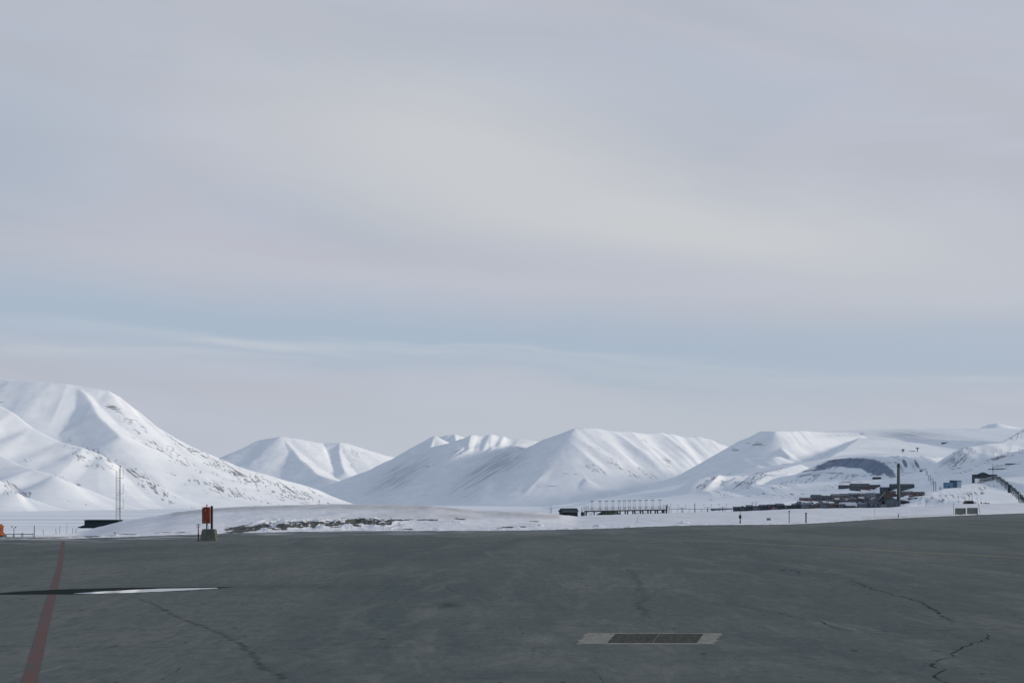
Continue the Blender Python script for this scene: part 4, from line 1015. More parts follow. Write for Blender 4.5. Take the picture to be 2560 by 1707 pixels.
for px in range(1678, 1830, 15):
    mb = MB(); mb.bar(((px-1755)*s,0,0), ((px-1755)*s,0,zc-.09), .04, 5); mb.build('leg', M['dgal'], r)

# ------------------------------------------------------------------ posts on the snow bank
def post(px, ptop, pbase, w, lab, name='marker_post', cat='post', mat='dgal', lean=0, head=None):
    D, z = near_hit(px, pbase); s = D/F
    H = (pbase-ptop)*s
    r = thing(name, lab, cat, ((px-CX)*s, D, z-.05))
    mb = MB(); mb.bar((0,0,-.2), (lean*s,0,H+.05), w*s/2, 8); mb.build('pole', M[mat], r)
    if head == 'lamp':
        mb = MB(); mb.lathe((0,0,H*.40), [(.05,0),(.13,.10),(.17,.25),(.17,.45),(.06,.55)], 10); mb.build('lamp', M['dgal'], r)
        mb = MB(); mb.bar((0,0,0), (0,0,H*.4), .10, 8, .06); mb.build('sleeve', M['dgal'], r)
    if head == 'cap':
        mb = MB(); mb.box(-w*s*.7, w*s*.7, -w*s*.6, w*s*.6, H+.02, H+.12); mb.build('cap', M['black'], r)
    if head == 'collar':
        mb = MB(); mb.bar((0,0,H*.92), (0,0,H+.1), w*s*.9, 8); mb.build('cap', M['dgal'], r)
    return r
post(1850.5, 1280, 1309, 1.0, 'thin post with a bulging lamp halfway up on the snow bank', head='lamp', cat='lamp post', name='lamp_post')
post(1973, 1277, 1309, 1.8, 'slim grey pole with a small collar on the snow bank left of the thick post', head='collar')
post(2015, 1282.5, 1307, 3.4, 'thick dark grey post standing on the snow bank edge', head='cap')
post(2246, 1289, 1296, 2.0, 'very short stubby post at the apron edge left of the grey panels', head='cap')
post(2187, 1268, 1293, 0.6, 'hair thin pale stake in the snow below the chimney', mat='galv', name='snow_stake', cat='stake')
post(1590, 1290.5, 1307, 0.8, 'leaning thin stake in the snow under the antenna platform', mat='wood', lean=5, name='snow_stake', cat='stake')
post(2384, 1259, 1286, 1.0, 'thin upright stake left of the two grey panels', mat='wood', name='snow_stake', cat='stake')
post(2451, 1250, 1286, 0.9, 'tall leaning stake right of the two grey panels', mat='wood', lean=-7, name='snow_stake', cat='stake')
D, z = near_hit(1921, 1301); s = D/F
r = thing('junction_box', 'small grey box on short legs sunk in the snow bank', 'box', ((1921.5-CX)*s, D, z))
mb = MB(); mb.box(-4.6*s, 4.6*s, -.15, .15, .06, 6.3*s); mb.build('body', M['panel'], r, bevel=.02)
for x in (-3.5, 3.5):
    mb = MB(); mb.box((x-.5)*s, (x+.5)*s, -.05, .05, -.1, .058); mb.build('leg', M['dgal'], r)

for k, (a, b_, ya, yb, lab) in enumerate(((2388,2414,1269.8,1285.3,'left one of two grey flat panel boards beyond the apron, with three black feet'), (2418,2444,1269,1284.8,'right one of two grey flat panel boards beyond the apron'))):
    D = float(edgeD(np.array((a+b_)/2)))+3; s = D/F; xc = (a+b_)/2
    zb_ = CH+(HZ-yb)/F*D
    r = thing('sign_board', lab, 'sign', ((xc-CX)*s, D, zb_), 'grey boards beyond the apron')
    w = (b_-a)/2*s; h = (yb-ya)*s
    mb = MB(); mb.box(-w+.04, w-.04, -.10, .10, .06, h-.04); mb.build('panel', M['panel'], r)
    mb = MB()
    mb.box(-w, w, -.13, .13, h-.04, h+.01).box(-w, w, -.13, .13, .02, .06).box(-w, -w+.04, -.13, .13, .06, h-.04).box(w-.04, w, -.13, .13, .06, h-.04); mb.build('frame', M['galv'], r)
    for x in ((-.25, .0, .25) if k == 0 else (-.8, .8)):
        mb = MB(); mb.box(x*w*1.2-.06, x*w*1.2+.06, -.18, .18, -.22, .02); mb.build('foot', M['black'], r)

# things on the snow crest at the right
def crest_loc(px, D, py): s = D/F; return (px-CX)*s, D, CH+(HZ-py)/F*D
D = 497; s = D/F
x, y, z = crest_loc(2424.5, D, 1263.5)
r = thing('parked_van', 'dark van seen end on behind the snow crest above the grey panels', 'van', (x, y, z-.4))
H = 12*s+.4; w = 9*s
mb = MB(); mb.hexa([(-w,-1,.35),(w,-1,.35),(w,3,.35),(-w,3,.35)], [(-w,-1,H*.55),(w,-1,H*.55),(w,3,H*.55),(-w,3,H*.55)]); mb.hexa([(-w,-1,H*.55),(w,-1,H*.55),(w,3,H*.55),(-w,3,H*.55)], [(-w*.82,-.8,H),(w*.82,-.8,H),(w*.82,2.9,H),(-w*.82,2.9,H)]); mb.build('body', M['black'], r, bevel=.06)
mb = MB(); mb.box(-w*.72, w*.72, -1.03, -1.005, H*.56, H*.86); mb.build('rear_window', M['glass'], r)
mb = MB(); mb.box(-w*.7, w*.7, -.7, 2.7, H+.005, H+.09); mb.build('roof_rack', M['wgrey'], r)
for sx in (-1, 1):
    mb = MB(); mb.box(sx*w*.9-.09, sx*w*.9+.09, -1.04, -1.01, H*.40, H*.55); mb.build('tail_light', M['redd'], r)
    wb = MB(); wb.bar((sx*w*.8-.12, -.4, .33), (sx*w*.8+.12, -.4, .33), .33, 14); wb.build('wheel', M['black'], r)
x, y, z = crest_loc(2439, 505, 1262.5)
mb = MB(); mb.lathe((0,0,0), [(1.0,0),(1.0,.6),(.92,1.0),(.6,1.35),(.1,1.5)], 18); o = mb.build('storage_tank', M['white'], None, True); o.location = (x, y, z-.1)
tag(o, 'pale rounded tank just right of the dark van', 'tank')
x, y, z = crest_loc(2453, 500, 1262)
r = thing('mast_light', 'thin mast with a round dark lamp near its foot on the snow crest', 'lamp', (x, y, z-.3))
mb = MB(); mb.bar((0,0,0),(0,0,2.9),.035,5); mb.build('pole', M['dgal'], r)
mb = MB(); mb.lathe((0,0,.85), [(.1,0),(.3,.12),(.34,.3),(.15,.5)], 10); mb.build('lamp', M['black'], r)
mb = MB(); mb.bar((0,-.02,-.2),(0,-.02,.85),.2,8); mb.build('pedestal', M['dish'], r)
x, y, z = crest_loc(2466, 500, 1260.5)
r = thing('trailer', 'low dark flat trailer with a short upright on the snow crest', 'trailer', (x, y, z-.1))
mb = MB(); mb.box(-7*s, 7*s, -.6, .8, .28, .62); mb.build('bed', M['black'], r, bevel=.03)
mb = MB(); mb.bar((-2*s,0,.62),(-2*s,0,1.5),.05,5); mb.build('upright', M['dgal'], r)
for xx in (-4, 4):
    mb = MB(); mb.bar((xx*s,-.72,.2),(xx*s,-.62,.2),.26,12); mb.build('wheel', M['black'], r)

# ------------------------------------------------------------------ far left: orange machine, fence, posts
D, z = 118.0, 0.05; s = D/F
r = thing('covered_machine', 'orange and red tarpaulin covered machine cut off by the left edge of the frame', 'machine', ((-4-CX)*s, D, 0.10))
mb = MB(); prof = [(15,0),(15.5,2),(12.5,5),(12,8),(9.6,9),(11,12),(11.6,15),(10.2,17),(11.4,20),(11.6,23),(9,25),(7,26.5),(2,27)]
mb.lathe((0,0,0), [(a*s, b_*s) for a, b_ in prof], 14)
o = mb.build('cover', M['orange'], r, True)
for v in o.data.vertices:
    k = .06; v.co.x += rc.uniform(-k, k); v.co.y += rc.uniform(-k, k); v.co.z += rc.uniform(-.03, .03)
mb = MB(); mb.box(-6*s, 7*s, -12.8*s, -11.6*s, 10*s, 17*s); mb.build('flap', M['redd'], r, bevel=.02)
mb = MB(); mb.bar((7*s,0,24*s), (7.6*s,0,28.5*s), 1.0*s, 6).bar((2*s,0,26*s),(2*s,0,28*s),1.2*s,6); mb.build('knob', M['redd'], r)
mb = MB(); mb.box(-12*s, 16*s, -16*s, 14*s, -.12, -.002); mb.build('pallet', M['wood'], r)

def lpost(px, ptop, pbase, w, lab, D, lean=0, bend=0, head=None, mat='dgal', name='fence_post', group=None):
    s = D/F; z = CH+(HZ-pbase)/F*D; H = (pbase-ptop)*s
    r = thing(name, lab, 'post', ((px-CX)*s, D, z), group)
    mb = MB()
    if bend:
        mb.bar((0,0,-.4), (0,0,H*.62), w*s/2, 6).bar((0,0,H*.62), (bend*s,0,H), w*s/2, 6)
    else: mb.bar((0,0,-.4), (lean*s,0,H), w*s/2, 6)
    mb.build('pole', M[mat], r)
    if head == 'twin':
        for sx, zz_ in ((-5, .8), (4, -.3)):
            mb = MB(); mb.bar((0,0,H-.05), (sx*s,0,H+zz_*s+.1), .01, 4).lathe((sx*s,0,H+zz_*s+.05), [(.02,0),(.05,.03),(.05,.09),(.02,.12)], 8); mb.build('lamp', M['dgal'], r)
    if head == 'cap':
        mb = MB(); mb.box(-.7*w*s, .7*w*s, -.04, .04, H+.001, H+.04); mb.build('cap', M['dgal'], r)
lpost(86, 1313.5, 1343, 1.9, 'tall thick dark post at the end of the low rail on the left', 122, name='marker_post')
lpost(35, 1320, 1341, 1.7, 'grey post with two small lamps on thin arms', 122, head='twin', name='marker_post')
lpost(108.5, 1323, 1338, 1.3, 'bent topped pale fence post, first one right of the rail', 150, bend=-2.2, mat='galv')
lpost(140.5, 1321, 1335, 1.3, 'slightly leaning pale fence post, second one right of the rail', 165, lean=-1.0, mat='galv')
lpost(148.5, 1314, 1334, 1.1, 'taller pale stake beside the second fence post', 168, lean=1.3, mat='galv')
lpost(167, 1308, 1331, 0.8, 'hair thin tall pale stake among the fence posts', 178, mat='galv', name='snow_stake')
lpost(181.5, 1319, 1332, 1.2, 'pale fence post, third one right of the rail', 184, mat='galv')
lpost(190, 1322.5, 1332, 1.5, 'short pale fence post with a cap, nearest the dark hut', 188, head='cap', mat='galv')
D = 121.5; s = D/F
r = thing('guard_rail', 'low thin pipe rail on short posts running along the left snow edge', 'rail', ((48-CX)*s, D, CH+(HZ-1342.5)/F*D))
mb = MB(); mb.bar((-36*s,0,7.4*s), (35*s,0,7.4*s), .035, 6).bar((-30*s,.03,10*s), (35*s,.03,10*s), .006, 4); mb.build('rail', M['galv'], r)
for px in (14, 33, 54, 57, 82.5):
    mb = MB(); mb.bar(((px-48)*s,.02,-.3), ((px-48)*s,.02,(11.5 if px > 40 else 8)*s), .03, 6); mb.build('leg', M['galv'], r)

# ------------------------------------------------------------------ the town: find where a sight line meets the slopes
def terr(X, Y):
    z = np.full(X.shape, SEA)
    for r_ in (town, right): z = np.maximum(z, r_.z(X, Y))
    return z
def hit(px, py, D0=1250, D1=5400, rs=None):
    D = np.linspace(D0, D1, 900); X = (px-CX)/F*D
    z = terr(X, D) if rs is None else rs.z(X, D)
    ray = CH+(HZ-py)/F*D
    ok = z >= ray
    i = int(np.argmax(ok)) if ok.any() else int(np.argmin(ray-z))
    return float(D[i]), float(z[i])

def block(px0, px1, pt, pb, wall, roof, lab, kind='gable', name='apartment_block', cat='building', group=None, wins=0, rows=1, D=None, deep=12, roofh=None, rot=0):
    pc = (px0+px1)/2
    if D is None: D, zt = hit(pc, pb)
    s = D/F; z0 = CH+(HZ-pb)/F*D
    w = (px1-px0)/2*s; H = (pb-pt)*s
    r = thing(name, lab, cat, ((pc-CX)*s, D, z0), group, rot)
    rh = roofh*s if roofh is not None else H*.3
    hw = H-rh
    mb = MB(); mb.box(-w, w, 0, deep, -4, hw)
    if kind == 'gable':
        mb.quad([(-w,0,hw),(-w,deep,hw),(-w,deep/2,H-.05)]); mb.quad([(w,0,hw),(w,deep,hw),(w,deep/2,H-.05)])
    if kind == 'shed':
        mb.hexa([(-w,0.01,hw),(w,0.01,hw),(w,deep,hw),(-w,deep,hw)], [(-w,0.01,hw+.05),(w,0.01,hw+.05),(w,deep,H-.4),(-w,deep,H-.4)])
    if kind == 'front':   # gable end towards us
        mb.quad([(-w,0,hw),(w,0,hw),(0,0,H-.3)]); mb.quad([(-w,deep,hw),(w,deep,hw),(0,deep,H-.3)])
    mb.build('wall', M[wall], r)
    mb = MB(); e = .5; th = .35
    if kind == 'gable':
        mb.hexa([(-w-e,-e,hw),(w+e,-e,hw),(w+e,deep/2,H-th),(-w-e,deep/2,H-th)], [(-w-e,-e,hw+th),(w+e,-e,hw+th),(w+e,deep/2,H),(-w-e,deep/2,H)])
        mb.hexa([(-w-e,deep/2,H-th),(w+e,deep/2,H-th),(w+e,deep+e,hw),(-w-e,deep+e,hw)], [(-w-e,deep/2,H),(w+e,deep/2,H),(w+e,deep+e,hw+th),(-w-e,deep+e,hw+th)])
    elif kind == 'shed':
        mb.hexa([(-w-e,-e,hw),(w+e,-e,hw),(w+e,deep+e,H-th),(-w-e,deep+e,H-th)], [(-w-e,-e,hw+th),(w+e,-e,hw+th),(w+e,deep+e,H),(-w-e,deep+e,H)])
    elif kind == 'front':
        mb.hexa([(-w-e,-e,hw-.3),(0,-e,H-th),(0,deep+e,H-th),(-w-e,deep+e,hw-.3)], [(-w-e,-e,hw+th-.3),(0,-e,H),(0,deep+e,H),(-w-e,deep+e,hw+th-.3)])
        mb.hexa([(0,-e,H-th),(w+e,-e,hw-.3),(w+e,deep+e,hw-.3),(0,deep+e,H-th)], [(0,-e,H),(w+e,-e,hw+th-.3),(w+e,deep+e,hw+th-.3),(0,deep+e,H)])
    else:
        mb.box(-w-e, w+e, -e, deep+e, hw+.01, hw+.5)
    mb.build('roof', M[roof], r)
    if wins:
        for j in range(rows):
            for i in range(wins):
                if rc.random() < .12: continue
                x = -w+(i+.5)*2*w/wins; z = hw*(j+.45)/rows
                ww = min(.9, w/wins*.6)*rc.uniform(.7, 1.1); hh = hw/rows*.36
                mb = MB(); mb.box(x-ww, x+ww, -.12, -.02, z, z+hh); mb.build('window', M['win'], r)
    return r, D, z0, s, w, H

A = 'rows of flats and houses in the town'
# upper terraces
block(2099,2129,1212,1221.5,'wdark','rdark','long low dark block, topmost and leftmost of the town',group=A,wins=6)
block(2127,2152,1208,1227,'wdark','rdark','tall stepped dark block in the top row, its left half',group=A,wins=7,rows=3,kind='shed')
block(2152,2176,1208,1225,'wred','rdark','tall stepped block in the top row, right half with a red foot',group=A,wins=6,rows=2,kind='shed')
block(2174,2201,1211,1222,'wred','rdark','low dark block with red base at the right end of the top row',group=A,wins=5)
block(2203,2228,1217,1230,'wgreen','rdark','dark green block just left of and below the chimney terrace',group=A,wins=4)
block(2227,2247,1209,1223,'wgreen','rdark','dark gabled block directly left of the chimney',group=A,wins=4,rows=2)
block(2254,2286,1209,1223,'wgreen','rdark','long dark green block directly right of the chimney, top row',group=A,wins=7,rows=2)
block(2255,2283,1227,1238,'wred','rgrey','red block right of the chimney with a grey roof',group=A,wins=5)
block(2282,2312,1228.5,1240,'wred','rdark','dark red long block at the right end of the town',group=A,wins=4)
block(2184,2203,1192,1198,'wdark','rdark','lone dark mine building on the slope above the town',name='mine_building')
block(2226,2240,1226,1242,'wred','rdark','narrow dark red house tucked against the left of the chimney',group=A,wins=2,rows=2)
# middle row
block(2001,2030,1243,1253,'wred','rgrey','reddish low block at the left end of the middle row',group=A,wins=5)
block(2029,2054,1236,1253,'wdark','rdark','dark block with two rows of windows, second in the middle row',group=A,wins=6,rows=2)
block(2054,2077,1238,1252.5,'wdark','rdark','dark slope roofed block, third in the middle row',group=A,wins=4,rows=2,kind='shed')
block(2079,2101,1234,1252,'wbrown','rgrey','grey roofed brown block, fourth in the middle row',group=A,wins=5,rows=2)
block(2101,2122,1233,1250,'wbrown','rgrey','grey roofed brown block, fifth in the middle row',group=A,wins=5,rows=2)
block(2122,2151,1232,1247,'wdark','rgrey','wide block with bright window fronts in the centre of the middle row',group=A,wins=8,rows=1)
block(2151,2172,1232,1245,'wred','rgrey','grey roofed red block right of the bright fronted one',group=A,wins=5)
block(2171,2192,1231,1244,'wgrey','rgrey','pale grey block at the right end of the middle row',group=A,wins=4)
# small red and brown houses in front of it
hs = [(2088,2099,1245,1255,'wred','brown red small house below the fourth middle block'),(2098,2109,1246,1256,'wbrown','brown small house below the fifth middle block, left one'),
 (2108,2118,1244,1254,'wred','dark red small house below the fifth middle block, right one'),(2117,2128,1246,1257,'wbrown','brown small house under the bright fronted block, left one'),
 (2127,2139,1243,1254,'wred','red small house under the middle of the bright fronted block'),(2138,2149,1246,1256,'wbrown','brown small house under the right end of the bright fronted block'),
 (2148,2160,1242,1253,'wred','red small house beneath the red grey roofed block, left one'),(2158,2170,1245,1256,'wdark','dark small house beneath the red grey roofed block'),
 (2169,2181,1242,1253,'wred','red small house beneath the pale grey block'),(2180,2192,1244,1255,'wbrown','brown small house rightmost of the small red and brown houses')]
for i, (a, b_, yt, yb, wl_, lab) in enumerate(hs):
    block(a, b_, yt, yb, wl_, 'rgrey' if i % 3 else 'rsnow', lab, name='small_house', cat='house', group='small red and brown houses below the middle row', wins=2, kind='front' if i % 2 else 'gable', deep=9)
# lowest row along the snow crest
low = [(1836,1851,1266,1277,'wdark','rdark','gable','dark low shed, leftmost house of the waterfront row'),
 (1850,1866,1264.5,1276.5,'wdark','rgrey','front','dark house with a pale gabled roof, second in the waterfront row'),
 (1868,1884,1262,1276,'wdark','rdark','shed','dark slope roofed house under the rooftop masts'),
 (1883,1902,1264,1276,'wgrey','rdark','gable','grey walled house right of the rooftop masts'),
 (1901,1923,1261,1275.5,'wdark','rdark','gable','dark warehouse with a red door at its left end'),
 (1922,1944,1260,1275.5,'wred','rdark','gable','dark red warehouse behind a small pale gable'),
 (1943,1962,1258,1275,'wdark','rdark','shed','dark tall slope roofed warehouse in the waterfront row'),
 (1961,1984,1259,1274,'wdark','rdark','flat','flat roofed dark building in the middle of the waterfront row'),
 (1983,2006,1259,1274,'wgreen','rdark','gable','dark green long shed left of the clustered pale roofs'),
 (2004,2030,1256,1273,'wgrey','rgrey','gable','grey building with mottled roof below the reddish low block'),
 (2029,2052,1258,1272.5,'wbrown','rgrey','gable','brown building with grey roof below the dark two rowed block'),
 (2051,2074,1256,1272,'wgrey','rdark','shed','grey walled dark roofed building below the third middle block'),
 (2073,2098,1257,1271.5,'wbrown','rdark','gable','long brown shed left of the white roofed hall'),
 (2096,2114,1259,1271,'wdark','rdark','gable','dark low shed touching the white roofed hall'),
 (2149,2176,1256,1270,'wgrey','rgrey','shed','wide grey shed between the white roofed hall and the power station'),
 (2174,2204,1253,1269.5,'wdark','rdark','shed','dark slope roofed shed left of the power station')]
for i, (a, b_, yt, yb, wl_, rf_, kd, lab) in enumerate(low):
    block(a, b_, yt, yb, wl_, rf_, lab, kind=kd, name='warehouse', cat='building', group='low buildings along the waterfront', wins=3 if i % 2 else 0, D=2060-(a-1836)*.3, deep=14)
block(2113,2148,1255,1270,'wgrey','rsnow','white roofed big hall with a dark arched shed before it',kind='shed',name='hall',D=1985,deep=22,roofh=11)
block(2117,2139,1263,1270.5,'plantd','rdark','dark low arched shed in front of the white roofed hall',name='arched_shed',D=1965,deep=12,roofh=4)
block(1931,1945,1268,1276,'wgrey','rgrey','small pale grey gable in front of the dark red warehouse',name='small_house',cat='house',kind='front',D=2010,deep=8,roofh=4)
block(1780,1834,1270,1279,'wgrey','rgrey','long low hazy greenhouse like shed left of the waterfront houses',name='long_shed',D=2600,deep=14,roofh=4)
block(1693,1735,1273,1281,'wgrey','rgrey','faint long low shed behind the catwalk posts',name='long_shed',D=2700,deep=14,roofh=4)
# small sheds and parked machinery packed between the larger buildings
rk = random.Random(21)
for i in range(58):
    u = rk.random()
    if i > 45: a_ = rk.uniform(2075, 2215); yb = rk.uniform(1248, 1256)
    elif i > 33: a_ = rk.uniform(1985, 2110); yb = rk.uniform(1256, 1264)
    elif i < 14: a_ = rk.uniform(2085, 2200); yb = rk.uniform(1254, 1262)
    elif i < 26: a_ = rk.uniform(1990, 2200); yb = rk.uniform(1262, 1268)
    else: a_ = rk.uniform(2205, 2300); yb = rk.uniform(1238, 1250)
    w_ = rk.uniform(5, 11); h_ = rk.uniform(4, 7)
    block(a_, a_+w_, yb-h_, yb, rk.choice(['wdark', 'wgrey', 'wred', 'wbrown', 'wgreen']), rk.choice(['rdark', 'rgrey', 'rsnow', 'rdark']), 'tiny dim shed packed between the larger town buildings', kind=rk.choice(['gable', 'front', 'shed']), name='town_shed', cat='shed', group='tiny sheds packed between the town buildings', deep=7)
# masts over the waterfront
for px, yt, lab in ((1880,1253,'left one of the two masts over the waterfront sheds'),(1889,1252,'right one of the two masts over the waterfront sheds')):
    D = 2460; s = D/F; z0 = CH+(HZ-1276)/F*D
    r = thing('radio_mast', lab, 'mast', ((px-CX)*s, D-3, z0), 'masts over the waterfront sheds')
    mb = MB(); mb.bar((0,0,0),(0,0,(1276-yt)*s),.35,5,.2); mb.build('pole', M['wdark'], r)
    mb = MB(); mb.bar((-3,0,(1276-yt-4)*s),(3,0,(1276-yt-3)*s),.25,4).bar((-2.4,0,(1276-yt-8)*s),(2.4,0,(1276-yt-8)*s),.25,4); mb.build('crossarm', M['wdark'], r)
# power station
def plant():
    D = 1960; s = D/F; xc = 2226; z0 = CH+(HZ-1268)/F*D
    r = thing('power_station', 'grey green power station of stepped gabled halls at the foot of the chimney', 'power station', ((xc-CX)*s, D, z0))
    def q(px): return (px-xc)*s
    def zq(py): return (1268-py)*s
    def hall(a, b_, yt, yw, y0, y1, wall, roof, kind='gable'):
        mb = MB(); mb.box(q(a), q(b_), y0, y1, -3, zq(yw))
        m_ = (a+b_)/2
        if kind == 'gable': mb.quad([(q(a),y0,zq(yw)),(q(b_),y0,zq(yw)),(q(m_),y0,zq(yt)-.3)])
        wobj = mb.build('wall', M[wall], r)
        mb = MB()
        if kind == 'gable':
            for (p0, z_0, p1, z_1) in ((a-.8, yw+.4, m_, yt), (m_, yt, b_+.8, yw+.4)):
                mb.hexa([(q(p0),y0-.5,zq(z_0)-.4),(q(p1),y0-.5,zq(z_1)-.4),(q(p1),y1,zq(z_1)-.4),(q(p0),y1,zq(z_0)-.4)], [(q(p0),y0-.5,zq(z_0)),(q(p1),y0-.5,zq(z_1)),(q(p1),y1,zq(z_1)),(q(p0),y1,zq(z_0))])
        else:
            mb.box(q(a)-.4, q(b_)+.4, y0-.4, y1, zq(yw)+.005, zq(yw)+.5)
        mb.build('roof', M[roof], r)
    hall(2213,2247,1243,1250,0,26,'plant','plantd')
    hall(2222,2242,1227,1233,28,44,'wbrown','plantd')
    hall(2206,2216,1232,1236,30,40,'wgrey','rdark')
    hall(2204,2216,1252,1257,4,22,'plantd','plantd')
    hall(2200,2214,1260,1260,-4,3,'wgrey','rdark','flat')
    mb = MB()
    for i in range(5): mb.box(q(2216+i*6), q(2218+i*6), -.3, -.05, zq(1266), zq(1256))
    mb.build('window', M['wgrey'], r)
    mb = MB(); mb.hexa([(q(2207),27,zq(1250)),(q(2210),27,zq(1250)),(q(2228),27.5,zq(1230)),(q(2225),27.5,zq(1230))],[(q(2207),29,zq(1248)),(q(2210),29,zq(1248)),(q(2228),29.5,zq(1228)),(q(2225),29.5,zq(1228))]); mb.build('conveyor', M['rgrey'], r)
    block(2256,2276,1249,1267,'plantd','plantd','tall dark boiler shed right of the chimney foot',name='boiler_shed',D=1990,deep=24,kind='shed')
    block(2274,2289,1246,1260,'plantd','plantd','dark shed stepping up the slope right of the boiler shed',name='boiler_shed',D=2100,deep=24,kind='shed')
    c = thing('chimney', 'tall slim grey concrete chimney beside the power station', 'chimney', ((2250.5-CX)*s, D+8, z0-2))
    H = (1268-1158)*s+2; rb = 4.6*s; rt = 3.2*s
    mb = MB(); mb.lathe((0,0,0), [(rb,0),(rb*.93,H*.25),(rb*.8,H*.6),(rt,H*.93)], 20); mb.build('shaft', M['chim'], c, True)
    mb = MB(); mb.lathe((0,0,H*.93), [(rt*1.12,0),(rt*1.12,H*.035),(rt*.8,H*.06),(rt*.7,H*.07)], 20); mb.build('cap', M['plantd'], c)
    mb = MB(); mb.bar((-rb*1.0,-rb*.1,2),( -rt*1.05,-rt*.1,H*.92),.35,4); mb.build('ladder', M['plantd'], c)
plant()

# ------------------------------------------------------------------ right hillside
def blue():
    D, z = hit(2383, 1219, 1250, 2600); s = D/F; z0 = CH+(HZ-1221)/F*D
    def q(px): return (px-2383)*s
    def zq(py): return (1221-py)*s
    r = thing('blue_building', 'tall two tone blue hall with a dark blue roof, right of its twin', 'building', ((2383-CX)*s, D, z0))
    mb = MB(); mb.box(q(2381), q(2392.4), 0, 14, -3, zq(1201)); mb.build('wall', M['blued'], r)
    mb = MB(); mb.box(q(2392.5), q(2404), 1, 13, -3, zq(1203.5)); mb.build('side_wall', M['blueg'], r)
    mb = MB(); mb.hexa([(q(2380.5),-.5,zq(1201)),(q(2404.5),-.5,zq(1202.8)),(q(2404.5),14.5,zq(1202.8)),(q(2380.5),14.5,zq(1201))], [(q(2380.5),-.5,zq(1200.5)),(q(2404.5),-.5,zq(1201)),(q(2403),14.5,zq(1200.2)),(q(2382),14.5,zq(1199.4))]); mb.build('roof', M['blued'], r)
    r2 = thing('blue_building', 'lower light blue hall, left of its taller dark blue twin', 'building', ((2383-CX)*s, D-3, z0))
    mb = MB(); mb.box(q(2362.5), q(2380.6), -1, 11, -4, zq(1206.5)); mb.build('wall', M['blue'], r2)
    mb = MB(); mb.box(q(2362), q(2380.7), -1.4, 11.3, zq(1206.5)+.01, zq(1205.8)); mb.build('roof', M['blue'], r2)
    mb = MB(); mb.box(q(2368), q(2372), -1.2, -1.02, -.5, zq(1214)); mb.build('door', M['blued'], r2)
blue()
